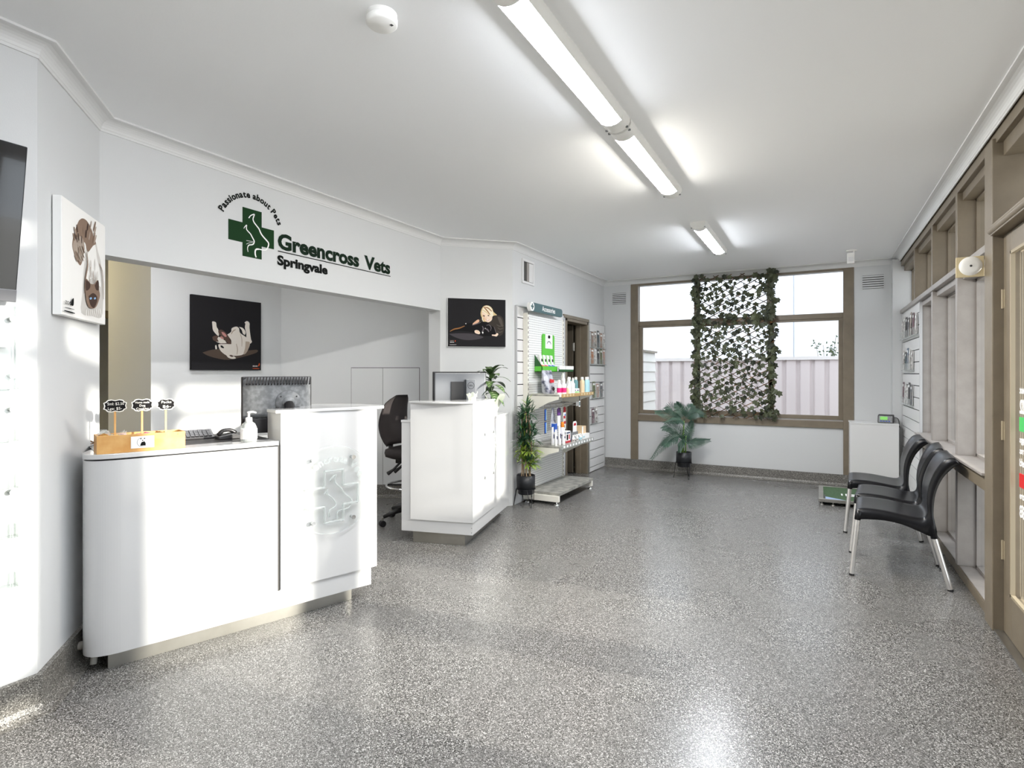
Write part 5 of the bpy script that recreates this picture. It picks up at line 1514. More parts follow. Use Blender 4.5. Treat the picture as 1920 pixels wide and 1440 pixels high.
# lower shelf
def tube_fn(h):
    def f(t):
        mb = MB(); n = 12; v = []
        for z, a, b in ((0.02, 0.017, 0.017), (0.06, 0.017, 0.019), (h-0.01, 0.003, 0.024), (h, 0.002, 0.024)):
            for k in range(n): v.append((a*math.cos(2*PI*k/n), b*math.sin(2*PI*k/n), z))
        mb.faces(v, [(j*n+k, j*n+(k+1) % n, (j+1)*n+(k+1) % n, (j+1)*n+k) for j in range(3) for k in range(n)], 'bot_white', smooth=True); mb.build('tube_body', t)
        mb = MB(); mb.lathe([(0.015, 0), (0.017, 0.02), (0.017, 0.021), (0.001, 0.022)], 'white_plastic', n=14); mb.build('cap', t)
        mb = MB(); mb.box((0.012, -0.008, 0.07), (0.0155, 0.010, h*0.6), 'navy'); mb.build('print', t)
    return f
for k, (y, x, h) in enumerate(((5.325, -2.395, 0.17), (5.365, -2.45, 0.19), (5.405, -2.39, 0.20), (5.445, -2.36, 0.15))):
    put('cream_tube', '%s white tube at the left end of the lower shelf' % ['first', 'rear', 'third', 'foremost'][k], 'tube', G2, (x, y, Z2), tube_fn(h))
grocery_box('blue_white_box', 'tall white and blue box among the tubes on the lower shelf', G2, (-2.47, 5.45, Z2), 0.05, 0.04, 0.22, 'white_card', ((0, 0.6, 1, 1, 'pack_blue'), (0.2, 0.2, 0.8, 0.35, 'pack_red')))
put('spray_bottle', 'white bottle with orange cap on the lower shelf', 'bottle', G2, (-2.40, 5.505, Z2), bottle('bot_white', 'bot_orange', 0.026, 0.18, 0.055, 'print_2', capr=0.019))
grocery_box('treat_box', 'white box with dark dog picture and red base on the lower shelf', G2, (-2.42, 5.64, Z2), 0.12, 0.06, 0.125, 'white_card', ((0.12, 0.25, 0.45, 0.72, 'logo_black'), (0.6, 0.3, 0.85, 0.7, 'pack_red'), (0, 0.0, 1, 0.18, 'pack_red'), (0.1, 0.8, 0.9, 0.92, 'navy')))
for k in range(5):
    put('dropper_bottle', '%s small clear bottle in the row on the lower shelf' % ['first', 'second', 'third', 'fourth', 'fifth'][k], 'bottle', 'small clear bottles on the lower shelf', (-2.375, 5.745+k*0.052, Z2), bottle('soft_acrylic' if k % 2 else 'bot_white', 'white_plastic', 0.019, 0.055, 0.018, 'bot_blue' if k > 2 else 'print_2'))
grocery_box('display_carton', 'open grey and red carton with white pop-up card on the lower shelf', G2, (-2.48, 5.90, Z2), 0.24, 0.10, 0.09, 'grey_plastic', ((0, 0, 1, 0.3, 'navy'),))
mb = MB(); q = frame((0.0, 0, 0), (0, 1, 0), (0, 0, 1)); mb.prism([(-0.055, 0), (0.055, 0), (0.055, 0.10), (0.035, 0.12), (-0.035, 0.12), (-0.055, 0.10)], 0, 0.003, 'white_card', xf=q); mb.prism([(-0.035, 0.07), (0.03, 0.07), (0.035, 0.098), (-0.03, 0.098)], 0.003, 0.0036, 'pack_red', xf=q)
tag(mb.build('pop_up_card', loc=(-2.435, 5.93, Z2+0.0905)), 'white pop-up card with red badge on the grey carton', 'card')
grocery_box('soap_box', 'pale pinkish beige box at the right end of the lower shelf', G2, (-2.45, 6.13, Z2+0.055), 0.13, 0.10, 0.085, 'bot_cream', ((0.0, 0.0, 0.3, 1, 'white_card'),))
grocery_box('low_carton', 'flat white carton under the beige box on the lower shelf', G2, (-2.44, 6.12, Z2), 0.22, 0.14, 0.054, 'white_card', ((0.05, 0.3, 0.3, 0.6, 'bot_blue'),))
# hanging goods
def hang(name, label, cat, loc, fn):
    t = thing(name, label, cat, loc, 0, 'goods hanging on the shelving rail'); fn(t)
def brush_pack(t):
    mb = MB()
    for z in (-0.13, -0.265):
        mb.box((0, -0.022, z), (0.004, 0.022, z+0.125), 'navy'); mb.box((0.004, -0.018, z+0.008), (0.009, -0.002, z+0.115), 'pack_blue'); mb.box((0.004, 0.002, z+0.008), (0.007, 0.018, z+0.115), 'bot_blue'); mb.box((0.004, -0.02, z+0.09), (0.0045, 0.02, z+0.118), 'pack_blue')
    mb.build('card_pack', t)
hang('toothbrush_pack', 'blue toothbrush packs hanging at the left of the rail', 'packet', (-2.52, 5.33, 0.99), brush_pack)
def cloth(t):
    mb = MB(); n = 14; v = []
    for j, (w, z) in enumerate(((0.01, 0.0), (0.02, -0.05), (0.035, -0.11), (0.055, -0.18), (0.06, -0.20))):
        for k in range(n+1): v.append((0.012*math.sin(k*1.9), -w+2*w*k/n, z-0.01*math.sin(k*1.3)*(j > 2)))
    mb.faces(v, [(j*(n+1)+k, j*(n+1)+k+1, (j+1)*(n+1)+k+1, (j+1)*(n+1)+k) for j in range(4) for k in range(n)], 'bag_silver', smooth=True); mb.build('cloth', t)
hang('grooming_cloth', 'silver grey cloth hanging from the shelving rail', 'cloth', (-2.50, 5.47, 0.99), cloth)
def purple(t):
    mb = MB(); q = frame((0, 0, 0), (0, 1, 0), (0, 0, 1)); mb.prism([(-0.035, -0.02), (0.0, 0.0), (0.05, -0.075), (0.04, -0.085), (-0.03, -0.085)], 0, 0.01, 'pack_purple', xf=q); mb.prism([(0.0, 0.0), (0.05, -0.005), (0.06, -0.07), (0.05, -0.075)], 0, 0.006, 'black_plastic', xf=q); mb.box((0, -0.03, -0.20), (0.004, 0.045, -0.085), 'white_card'); mb.build('card_pack', t)
hang('purple_pack', 'purple and white packet hanging on the rail', 'packet', (-2.50, 5.62, 0.985), purple)
def redp(t):
    mb = MB(); q = frame((0, 0, 0), (0, 1, 0), (0, 0, 1)); mb.prism([(-0.025, -0.06), (-0.01, 0.0), (0.02, 0.0), (0.03, -0.06)], 0, 0.008, 'pack_red', xf=q); mb.box((0, -0.035, -0.25), (0.006, 0.035, -0.06), 'pack_white')
    mb.box((0.006, -0.03, -0.13), (0.007, 0.02, -0.10), 'pack_red'); mb.box((0.006, -0.02, -0.19), (0.007, 0.03, -0.16), 'pack_red'); mb.box((0.006, 0.0, -0.1), (0.007, 0.025, -0.08), 'pack_blue'); mb.box((0.006, -0.03, -0.235), (0.007, 0.0, -0.205), 'navy'); mb.build('card_pack', t)
hang('red_white_pack', 'red and white packet hanging at the right of the rail', 'packet', (-2.50, 5.78, 0.985), redp)
t = thing('security_tag', 'small white and teal swing tag hanging from the upper shelf edge', 'tag', (-2.325, 5.80, 1.10))
mb = MB(); mb.box((0, -0.022, -0.11), (0.003, 0.022, -0.045), 'white_card'); mb.box((0.003, -0.016, -0.098), (0.0036, 0.016, -0.055), 'teal_sign'); mb.build('card', t)
mb = MB(); mb.tube([(0.001, 0, -0.045), (0.0, 0.006, -0.02), (-0.002, 0, 0.01)], 0.004, 'black_plastic', n=6); mb.build('strap', t)

# ------------------------------------------------------------------ pictures
def bil(c, q):
    """corner list TL,TR,BR,BL of a crop -> fraction (u right, v up) by inverse bilinear iteration"""
    u = v = 0.5
    for _ in range(12):
        x = (1-u)*(1-v)*c[3][0]+u*(1-v)*c[2][0]+u*v*c[1][0]+(1-u)*v*c[0][0]; y = (1-u)*(1-v)*c[3][1]+u*(1-v)*c[2][1]+u*v*c[1][1]+(1-u)*v*c[0][1]
        xu = (1-v)*(c[2][0]-c[3][0])+v*(c[1][0]-c[0][0]); xv = (1-u)*(c[0][0]-c[3][0])+u*(c[1][0]-c[2][0])
        yu = (1-v)*(c[2][1]-c[3][1])+v*(c[1][1]-c[0][1]); yv = (1-u)*(c[0][1]-c[3][1])+u*(c[1][1]-c[2][1])
        D = xu*yv-xv*yu; ex, ey = q[0]-x, q[1]-y
        u += (ex*yv-xv*ey)/D; v += (xu*ey-ex*yu)/D
    return u, v
for n_, c_ in dict(pic_black='#262527', pic_glow='#5a4d44', pic_grey='#4a464a', dog_white='#e6ded4', dog_shade='#b5a595', dog_dark='#5d4a42', dog_pink='#c98f88', skin='#e2b697', skin_lit='#f0d9c4', hair='#d9c08f', hair_lit='#f1e6cf', hair_dark='#9c6f45', jacket='#3d3833', jacket_lit='#57504a', fur_black='#1a191b', fur_shine='#6b6468', cat_brown='#8a7464', cat_mid='#a99a8d', cat_dark='#4b3a33', cat_white='#f2f0ec', cat_shade='#d2cec8', eye_blue='#8fb4d8', pic_orange='#d9582b').items(): mat(n_, c_, 0.75, spec=0.12)
def canvas(name, label, fr, W, H, depth, face, edge='white_card'):
    t = thing(name, label, 'picture'); mb = MB(); mb.box((0, 0, 0.004), (W, H, depth), edge, xf=fr); mb.build('stretcher', t, bevel=0.002)
    mb = MB(); mb.box((0.002, 0.002, depth), (W-0.002, H-0.002, depth+0.0006), face, xf=fr)
    return t, mb
def printer(mb, fr, W, H, depth, C):
    st = [0]
    def mp(p): u, v = bil(C, p); return (u*W, v*H)
    def P(pts, m):
        st[0] += 1; poly(mb, sp2([mp(p) for p in pts]+[mp(pts[0])], 3), m, z=depth+0.0008+st[0]*0.00008, xf=fr)
    def S(pts, w, m):
        st[0] += 1; q = sp2([mp(p) for p in pts], 3); n = len(q)
        ribbon(mb, q, [w*(0.35+0.65*math.sin(PI*(i+1)/(n+1))) for i in range(n)], m, z=depth+0.0008+st[0]*0.00008, xf=fr)
    return mp, P, S, st
# rolling dog
fr = frame((-5.18, 3.155, 1.392), (0, 1, 0), (0, 0, 1)); W, H, D = 0.745, 0.71, 0.035
t, mb = canvas('dog_canvas', 'square black canvas of a white dog rolling on its back', fr, W, H, D, 'pic_black', 'pic_black')
mp, P, S, st = printer(mb, fr, W, H, D, [(95, 68), (1300, 230), (1300, 1410), (75, 1392)])
P([(250, 1090), (420, 1040), (700, 1030), (1000, 1060), (1215, 1050), (1210, 1100), (1000, 1160), (700, 1220), (480, 1190), (330, 1140)], 'pic_glow')
P([(1000, 590), (985, 570), (1030, 545), (1075, 580), (1075, 660), (1090, 780), (1105, 870), (1120, 910), (1080, 940), (1020, 860), (1015, 760), (990, 660)], 'dog_white')
P([(880, 645), (950, 665), (1000, 730), (990, 785), (950, 760), (930, 700)], 'dog_white')
P([(415, 555), (430, 545), (480, 565), (490, 640), (520, 700), (525, 800), (480, 770), (430, 700), (420, 630)], 'dog_white')
P([(670, 780), (740, 730), (750, 670), (830, 640), (880, 670), (900, 750), (1000, 820), (1075, 900), (1080, 960), (1040, 1050), (950, 1130), (850, 1150), (740, 1150), (650, 1140), (560, 1070), (520, 990), (530, 940), (640, 940), (720, 930), (740, 880)], 'dog_white')
P([(1000, 900), (1080, 920), (1050, 1040), (1000, 1115), (960, 1120), (990, 1020)], 'dog_shade')
P([(650, 1140), (720, 1130), (800, 1170), (820, 1195), (760, 1205), (690, 1185)], 'dog_white')
P([(700, 1140), (740, 1135), (780, 1160), (740, 1170)], 'dog_dark')
P([(515, 710), (560, 690), (620, 720), (680, 790), (720, 860), (740, 940), (690, 930), (640, 880), (560, 800), (525, 760)], 'dog_dark')
P([(570, 730), (620, 745), (660, 800), (640, 820), (590, 780)], 'dog_pink')
P([(420, 830), (470, 800), (530, 820), (600, 860), (660, 920), (600, 940), (520, 920), (480, 900), (430, 870)], 'dog_white')
P([(415, 820), (460, 795), (520, 805), (500, 850), (520, 900), (470, 895), (430, 870)], 'dog_dark')
P([(540, 815), (580, 810), (610, 855), (570, 850)], 'dog_pink')
P([(550, 970), (580, 970), (615, 1010), (590, 1015), (560, 1000)], 'fur_black')
S([(740, 770), (770, 720), (820, 690)], 0.012, 'dog_shade'); S([(830, 940), (850, 1040), (840, 1130)], 0.010, 'dog_shade'); S([(520, 940), (640, 935), (740, 940)], 0.008, 'dog_dark'); S([(900, 760), (930, 860), (930, 990)], 0.008, 'dog_shade')
P([(460, 970), (480, 960), (490, 1025), (465, 1030)], 'dog_white')
fw = lambda s, x0, x1, y0, hpx, m: None
a = mp((1130, 1345)); b = mp((1225, 1345)); text(mb, 'zoo', a[0], a[1], b[0]-a[0], 0.02, 'white_card', z=D+0.004, xf=fr)
P([(1240, 1335), (1260, 1280), (1268, 1310), (1250, 1340)], 'pic_orange'); S([(1130, 1378), (1200, 1378), (1260, 1380)], 0.005, 'pic_orange')
mb.build('printed_picture', t)
# woman with black dog
dx = Vector((P1_[0]-P0_[0], P1_[1]-P0_[1], 0)).normalized()
fr = frame((-3.249, 4.588, 1.626), dx, (0, 0, 1)); W, H, D = 0.594, 0.484, 0.03
t, mb = canvas('woman_and_dog_canvas', 'black canvas of a smiling blonde woman hugging a black dog', fr, W, H, D, 'pic_black')
mp, P, S, st = printer(mb, fr, W, H, D, [(50, 62), (1615, 95), (1610, 1395), (50, 1380)])
P([(80, 1040), (350, 1020), (700, 1030), (900, 1080), (1000, 1130), (800, 1190), (500, 1200), (250, 1130)], 'pic_grey')
P([(1300, 540), (1430, 520), (1530, 600), (1565, 760), (1560, 940), (1500, 1060), (1400, 1090), (1290, 1050), (1240, 900), (1150, 760), (1180, 690), (1250, 640)], 'jacket')
P([(1380, 560), (1460, 580), (1520, 690), (1530, 850), (1470, 780), (1420, 680)], 'jacket_lit')
S([(1390, 860), (1450, 900), (1540, 880)], 0.01, 'jacket_lit'); S([(1360, 780), (1440, 820), (1550, 800)], 0.01, 'jacket_lit'); S([(1380, 960), (1440, 990), (1520, 960)], 0.008, 'jacket_lit')
P([(880, 650), (960, 600), (1000, 640), (1000, 710), (900, 700)], 'jacket')
P([(690, 790), (740, 730), (860, 640), (890, 700), (800, 760), (700, 810)], 'skin')
P([(940, 560), (925, 480), (950, 370), (1000, 290), (1080, 255), (1170, 275), (1240, 340), (1275, 430), (1330, 480), (1370, 520), (1300, 530), (1250, 560), (1230, 640), (1180, 690), (1010, 700), (980, 640)], 'hair')
P([(965, 450), (1000, 440), (1080, 480), (1180, 510), (1240, 560), (1230, 650), (1170, 705), (1110, 715), (1050, 670), (1000, 600), (965, 520)], 'skin_lit')
P([(980, 500), (1020, 530), (1040, 600), (1060, 660), (1010, 620), (975, 560)], 'skin')
P([(960, 440), (1000, 320), (1080, 270), (1180, 290), (1250, 400), (1270, 520), (1230, 560), (1150, 510), (1080, 490), (1010, 440)], 'hair_lit')
S([(1010, 300), (1100, 400), (1180, 510)], 0.012, 'hair_dark'); S([(1040, 310), (1130, 330), (1230, 420)], 0.012, 'hair_dark'); S([(980, 380), (1060, 430), (1160, 520)], 0.009, 'hair'); S([(1000, 560), (970, 620), (1000, 700)], 0.008, 'hair_lit')
P([(985, 545), (1010, 525), (1040, 540), (1020, 565)], 'cat_dark'); P([(1110, 530), (1140, 520), (1165, 540), (1135, 550)], 'cat_dark')
P([(1065, 640), (1100, 655), (1160, 645), (1140, 670), (1100, 675)], 'white_card'); S([(1060, 630), (1110, 680), (1165, 640)], 0.005, 'dog_pink'); S([(1075, 560), (1065, 610), (1090, 620)], 0.005, 'skin')
P([(110, 980), (220, 910), (380, 870), (560, 800), (520, 750), (700, 740), (720, 790), (900, 720), (1000, 705), (1120, 740), (1200, 800), (1290, 860), (1330, 970), (1310, 1070), (1200, 1090), (1000, 1090), (900, 1050), (700, 990), (450, 960), (300, 960), (170, 990)], 'fur_black')
S([(110, 970), (220, 910), (360, 880), (500, 820)], 0.012, 'hair_dark'); S([(700, 800), (820, 760), (930, 720)], 0.009, 'fur_shine'); S([(970, 820), (1000, 900), (970, 980), (990, 1040)], 0.012, 'fur_shine'); S([(1080, 800), (1160, 790), (1210, 860), (1190, 950)], 0.008, 'fur_shine'); S([(1040, 880), (1110, 920), (1150, 980)], 0.014, 'fur_shine'); S([(1290, 840), (1330, 960), (1360, 1030)], 0.006, 'fur_shine')
P([(1040, 880), (1052, 870), (1060, 885), (1050, 895)], 'white_card'); P([(960, 985), (990, 975), (1000, 1010), (975, 1020)], 'white_card')
P([(760, 950), (800, 930), (870, 945), (910, 1000), (890, 1040), (820, 1030), (770, 1000)], 'skin_lit'); P([(1230, 1050), (1320, 1050), (1370, 1010), (1405, 1040), (1360, 1100), (1290, 1090), (1235, 1080)], 'skin_lit'); S([(790, 980), (840, 970), (880, 1000)], 0.004, 'skin')
P([(510, 755), (540, 745), (530, 775)], 'white_card')
a = mp((110, 1275)); b = mp((215, 1275)); text(mb, 'zoo', a[0], a[1], b[0]-a[0], 0.016, 'white_card', z=D+0.006, xf=fr)
P([(235, 1210), (255, 1215), (258, 1240), (240, 1255), (245, 1230)], 'pic_orange'); S([(110, 1215), (160, 1218), (215, 1215)], 0.003, 'cat_mid'); S([(100, 1330), (190, 1332), (280, 1330)], 0.004, 'cat_shade')
mb.build('printed_picture', t)
# cat from above
dx = Vector((B_[0]-A_[0], B_[1]-A_[1], 0)).normalized()
fr = frame((-2.862, 1.147, 1.612), dx, (0, 0, 1)); W, H, D = 0.545, 0.51, 0.036
t, mb = canvas('cat_canvas', 'white canvas of a fluffy brown and white cat seen from above', fr, W, H, D, 'cat_white')
mp, P, S, st = printer(mb, fr, W, H, D, [(130, 75), (530, 405), (530, 1375), (130, 1262)])
P([(325, 690), (340, 560), (420, 530), (450, 640), (480, 760), (500, 1000), (505, 1150), (485, 1300), (390, 1280), (290, 1245), (300, 1050), (310, 850)], 'cat_shade')
P([(340, 720), (370, 580), (420, 570), (440, 700), (470, 850), (480, 1000), (400, 900), (335, 930)], 'cat_white')
P([(270, 320), (300, 300), (340, 325), (380, 400), (405, 480), (430, 560), (400, 580), (350, 640), (330, 560), (315, 540), (320, 600), (310, 680), (285, 770), (255, 730), (225, 640), (213, 560), (225, 470), (245, 390)], 'cat_brown')
P([(230, 500), (290, 480), (315, 560), (305, 660), (285, 740), (240, 660), (218, 580)], 'cat_mid')
random.seed(9)
for k in range(26):
    a = random.uniform(0, 1); x0 = 230+190*a; y0 = 340+random.uniform(0, 160)
    S([(x0, y0+60), (x0-8+22*a, y0+25), (x0-14+40*a, y0-15)], 0.012, random.choice(['cat_brown', 'cat_mid', 'cat_dark']))
for k in range(12):
    x0 = 225+random.uniform(0, 80); y0 = 560+random.uniform(0, 130); S([(x0, y0), (x0+8, y0+30), (x0+22, y0+70)], 0.009, random.choice(['cat_mid', 'cat_brown']))
for k in range(16):
    x0 = 320+random.uniform(0, 160); y0 = 700+random.uniform(0, 180); S([(x0, y0), (x0+3, y0+50), (x0+2, y0+110)], 0.007, random.choice(['cat_white', 'cat_mid', 'cat_shade']))
S([(330, 640), (340, 760), (320, 900), (312, 1050)], 0.012, 'cat_brown'); S([(455, 760), (485, 840), (498, 1000), (500, 1120)], 0.010, 'cat_mid')
P([(318, 915), (330, 905), (360, 950), (380, 960), (400, 960), (440, 925), (448, 1010), (460, 1080), (440, 1150), (420, 1190), (390, 1205), (350, 1190), (325, 1120), (318, 1020)], 'cat_brown')
P([(318, 910), (360, 950), (358, 1000), (322, 1020)], 'cat_dark'); P([(405, 975), (442, 925), (448, 1020), (420, 1020)], 'cat_dark')
P([(345, 1080), (390, 1050), (430, 1090), (425, 1150), (395, 1200), (360, 1160)], 'cat_dark'); P([(355, 1100), (370, 1090), (378, 1105), (362, 1115)], 'eye_blue'); P([(397, 1100), (412, 1093), (418, 1108), (402, 1115)], 'eye_blue')
for k in range(8): S([(330+k*18, 1210), (325+k*20, 1250), (330+k*20, 1285)], 0.008, 'cat_white')
a = mp((143, 1155)); b = mp((190, 1165)); text(mb, 'zoo', a[0], a[1], b[0]-a[0], 0.024, 'logo_black', z=D+0.008, xf=fr)
P([(192, 1165), (195, 1130), (205, 1100), (213, 1105), (212, 1165), (200, 1175)], 'logo_black'); S([(142, 1190), (180, 1200), (218, 1212)], 0.003, 'logo_black'); S([(137, 1222), (180, 1236), (222, 1250)], 0.006, 'logo_black')
mb.build('printed_picture', t)

# ------------------------------------------------------------------ television and acrylic rack
t = thing('television', 'black wall-mounted television tilted forward, cut off by the left edge', 'television', (-2.65, 0.97, 1.92))
tl = Matrix.Rotation(R(10), 4, 'Y')
mat('screen_black', '#0b0c0e', 0.08, coat=0.5); mat('bezel_gloss', '#131316', 0.1, coat=0.5); mat('tv_grey', '#77777a', 0.35, metal=0.5)
mb = MB(tl); mb.box((-0.03, -1.02, -0.292), (0.0, 0.0, 0.292), 'bezel_gloss'); mb.build('bezel', t, bevel=0.004)
mb = MB(tl); mb.box((0.0, -0.94, -0.21), (0.0015, -0.085, 0.235), 'screen_black'); mb.build('screen', t)
mb = MB(tl); mb.box((-0.028, -1.02, -0.292), (0.002, 0.0, -0.245), 'tv_grey'); mb.build('speaker_bar', t, bevel=0.002)
mb = MB(tl); mb.box((-0.06, -0.75, -0.15), (-0.03, -0.3, 0.15), 'black_plastic'); mb.build('rear_housing', t)
mb = MB(); mb.box((-0.116, -0.6, -0.1), (-0.06, -0.45, 0.1), 'black_metal'); mb.build('wall_bracket', t)
t = thing('acrylic_brochure_rack', 'clear acrylic brochure rack on the wall below the television', 'rack', (-2.764, 0.985, 0))
mb = MB(); mb.box((0.016, -0.50, 0.52), (0.020, 0.0, 1.62), 'clear_acrylic'); mb.box((0.0155, -0.004, 0.52), (0.0205, 0.0, 1.62), 'acrylic_edge'); mb.build('back_sheet', t)
for z in (1.30, 1.10, 0.92, 0.73, 0.54):
    mb = MB(); mb.box((0.02, -0.46, z), (0.06, -0.006, z+0.004), 'acrylic_edge'); mb.box((0.058, -0.46, z), (0.061, -0.006, z+0.075), 'clear_acrylic'); mb.box((0.02, -0.009, z), (0.061, -0.006, z+0.05), 'acrylic_edge'); mb.build('pocket', t)
for z in (1.57, 1.35, 1.22, 0.90):
    mb = MB(); mb.cyl((0, -0.012, z), (0.03, -0.012, z), 0.009, 'acrylic_edge', n=12); mb.cyl((0.03, -0.012, z), (0.033, -0.012, z), 0.011, 'aluminium_matt', n=12); mb.build('stand_off', t)
mb = MB(); mb.box((0.021, -0.46, 1.46), (0.028, -0.02, 1.515), 'white_card'); mb.build('title_strip', t)
# ------------------------------------------------------------------ plants on hairpin stands
mat('pot_black', '#1f2024', 0.45); mat('palm_green', '#2f4a3c', 0.38, noise=(9, '#4c6a55', 0.45, 0.7)); mat('palm_stem', '#6d9440', 0.45); mat('bamboo_leaf', '#34573f', 0.42, noise=(12, '#567a4c', 0.45, 0.7)); mat('bamboo_lime', '#8fa844', 0.45); mat('cane', '#b59b7c', 0.5, noise=(25, '#8f755a', 0.4, 0.7)); mat('soil', '#3b2f28', 0.9)
def pot_stand(t, r, zb, zt, rot):
    mb = MB(); mb.lathe([(r*0.80, zb), (r*0.84, zb+0.004), (r*0.84, zb+0.045), (r*0.86, zb+0.05), (r, zb+0.052), (r, zt), (r*0.93, zt), (r*0.93, zt-0.02)], 'pot_black', n=36); mb.build('pot', t)
    mb = MB(); mb.lathe([(r*0.92, zt-0.02), (0.001, zt-0.015)], 'soil', n=24); mb.build('soil', t)
    for k in range(3):
        a = R(rot+120*k); c_, s_ = math.cos(a), math.sin(a); px_, py_ = -s_*0.03, c_*0.03
        top = zb+0.055; e = r+0.004; f = r+0.032
        mb = MB(); mb.tube([(e*c_-px_, e*s_-py_, top), (f*c_-px_*0.12, f*s_-py_*0.12, 0.006), (f*c_+px_*0.12, f*s_+py_*0.12, 0.006), (e*c_+px_, e*s_+py_, top)], 0.0035, 'black_metal', n=6); mb.build('hairpin_leg', t)
    mb = MB(); mb.tube([((r+0.003)*math.cos(R(15*k)), (r+0.003)*math.sin(R(15*k)), zb+0.052) for k in range(25)], 0.0035, 'black_metal', n=6, cap=False); mb.build('ring', t)
def blade(mb, base, d, L, w, m, up=Vector((0, 0, 1)), droop=0.25, seg=4, fold=0.2):
    p = Vector(base); d = d.normalized(); mid = [p.copy()]; dd = []
    for i in range(seg):
        dd.append(d.copy()); p = p + d*(L/seg); d = (d + Vector((0, 0, -droop/seg*2))).normalized(); mid.append(p.copy())
    dd.append(d)
    v = []
    for i, q in enumerate(mid):
        s = dd[i].cross(up)
        if s.length < 1e-4: s = Vector((1, 0, 0))
        s.normalize(); ww = w*(math.sin(PI*(i+0.35)/(seg+0.35))**0.75 if i < seg else 0.02)
        n = s.cross(dd[i]).normalized()
        v += [tuple(q+s*ww+n*ww*fold), tuple(q), tuple(q-s*ww+n*ww*fold)]
    mb.faces(v, [(3*i+j, 3*i+j+1, 3*i+j+4, 3*i+j+3) for i in range(seg) for j in range(2)], m, smooth=True)
# palm under the window
random.seed(12)
t = thing('potted_palm', 'dark green artificial palm in a black pot on a hairpin stand under the window', 'plant', (-1.53, 7.42, 0))
pot_stand(t, 0.096, 0.155, 0.345, 70)
rx = Vector((0.877, 0.480, 0)); dp = Vector((-0.480, 0.877, 0))
def Q(x, y, dd=0.0): return rx*((x-745)/1037.0) + dp*dd + Vector((0, 0, 0.345+(918-y)/1037.0))
for pts, r_ in (([Q(735, 935), Q(738, 700), Q(745, 560), Q(748, 500)], [0.013, 0.011, 0.009, 0.006]), ([Q(712, 935, 0.01), Q(725, 850), Q(738, 720)], [0.012, 0.009, 0.004]), ([Q(765, 935, -0.01), Q(770, 800), Q(775, 700)], [0.009, 0.006, 0.004])):
    mb = MB(); mb.tube(pts, r_, 'palm_stem', n=8); mb.build('stem', t)
FR = [([(748, 510), (640, 470), (480, 400), (345, 380)], -0.10, 0.085), ([(748, 500), (680, 420), (600, 340), (525, 350)], 0.06, 0.10), ([(748, 490), (720, 400), (680, 320), (640, 270)], -0.02, 0.08),
      ([(748, 490), (790, 400), (840, 330), (880, 300)], 0.04, 0.075), ([(748, 500), (800, 430), (880, 390), (965, 410)], -0.10, 0.085), ([(745, 520), (700, 490), (620, 480), (450, 510)], -0.16, 0.085),
      ([(735, 730), (660, 640), (560, 580), (455, 600)], -0.05, 0.095), ([(735, 760), (660, 700), (520, 760), (440, 810)], -0.14, 0.105), ([(735, 780), (600, 720), (480, 830), (335, 1010)], 0.05, 0.085),
      ([(760, 760), (800, 680), (830, 590), (855, 510)], 0.0, 0.065), ([(755, 780), (780, 740), (800, 700), (870, 560)], 0.12, 0.055), ([(770, 800), (820, 800), (930, 780), (1060, 755)], -0.06, 0.08), ([(765, 830), (850, 790), (950, 790), (1050, 790)], 0.10, 0.06), ([(735, 800), (720, 740), (690, 760), (640, 880)], -0.16, 0.09)]
for pts, dep, lw in FR:
    n = len(pts)
    cur = [Vector(p) for p in spline([tuple(Q(p[0], p[1], dep*(i/(n-1)))) for i, p in enumerate(pts)], 9)]
    mb = MB(); mb.tube(cur, [0.003*(1-0.7*i/len(cur)) for i in range(len(cur))], 'palm_green', n=5)
    m = len(cur)
    for i in range(4, m):
        f_ = (i-4)/(m-5); d = (cur[min(i+1, m-1)]-cur[i-1]).normalized(); sd_ = d.cross(Vector((dep*2, -1, 0.3))).normalized()
        for sg in (-1, 1):
            for hh in (0,):
                pb = cur[i]-(cur[i]-cur[i-1])*hh
                blade(mb, pb, d*(0.62+0.5*f_)+sd_*sg*0.9+Vector((0, random.uniform(-0.25, 0.1), -0.12)), lw*(0.75+0.55*math.sin(PI*min(1, f_*0.9+0.15)))*(1.15-0.5*f_), 0.0048, 'palm_green', up=Vector((0.48, -0.877, 0.2)), droop=0.25)
    mb.build('frond', t)
# bamboo beside the shelving
t = thing('potted_bamboo', 'artificial bamboo plant in a black pot beside the second counter', 'plant', (-2.625, 5.09, 0))
pot_stand(t, 0.094, 0.130, 0.322, 200)
random.seed(31)
canes = []
for k, (x, y, h) in enumerate(((-0.045, 0.0, 0.92), (-0.03, 0.03, 0.80), (0.0, -0.03, 1.0), (0.035, 0.01, 0.95), (0.05, -0.02, 0.85))):
    p = rx*x + dp*y; mb = MB(); zz = [0.30+(h-0.30)*i/8 for i in range(9)]
    pts = [(p.x+0.008*math.sin(k+i), p.y, z) for i, z in enumerate(zz)]
    fine = []; rr = []
    for i in range(8):
        for q, r_ in ((0, 0.0085), (0.06, 0.007), (0.94, 0.007)):
            fine.append(tuple(Vector(pts[i]).lerp(Vector(pts[i+1]), q))); rr.append(r_)
    mb.tube(fine, rr, 'cane', n=7); mb.build('cane', t); canes.append((pts, h))
mb = MB(); ml = MB()
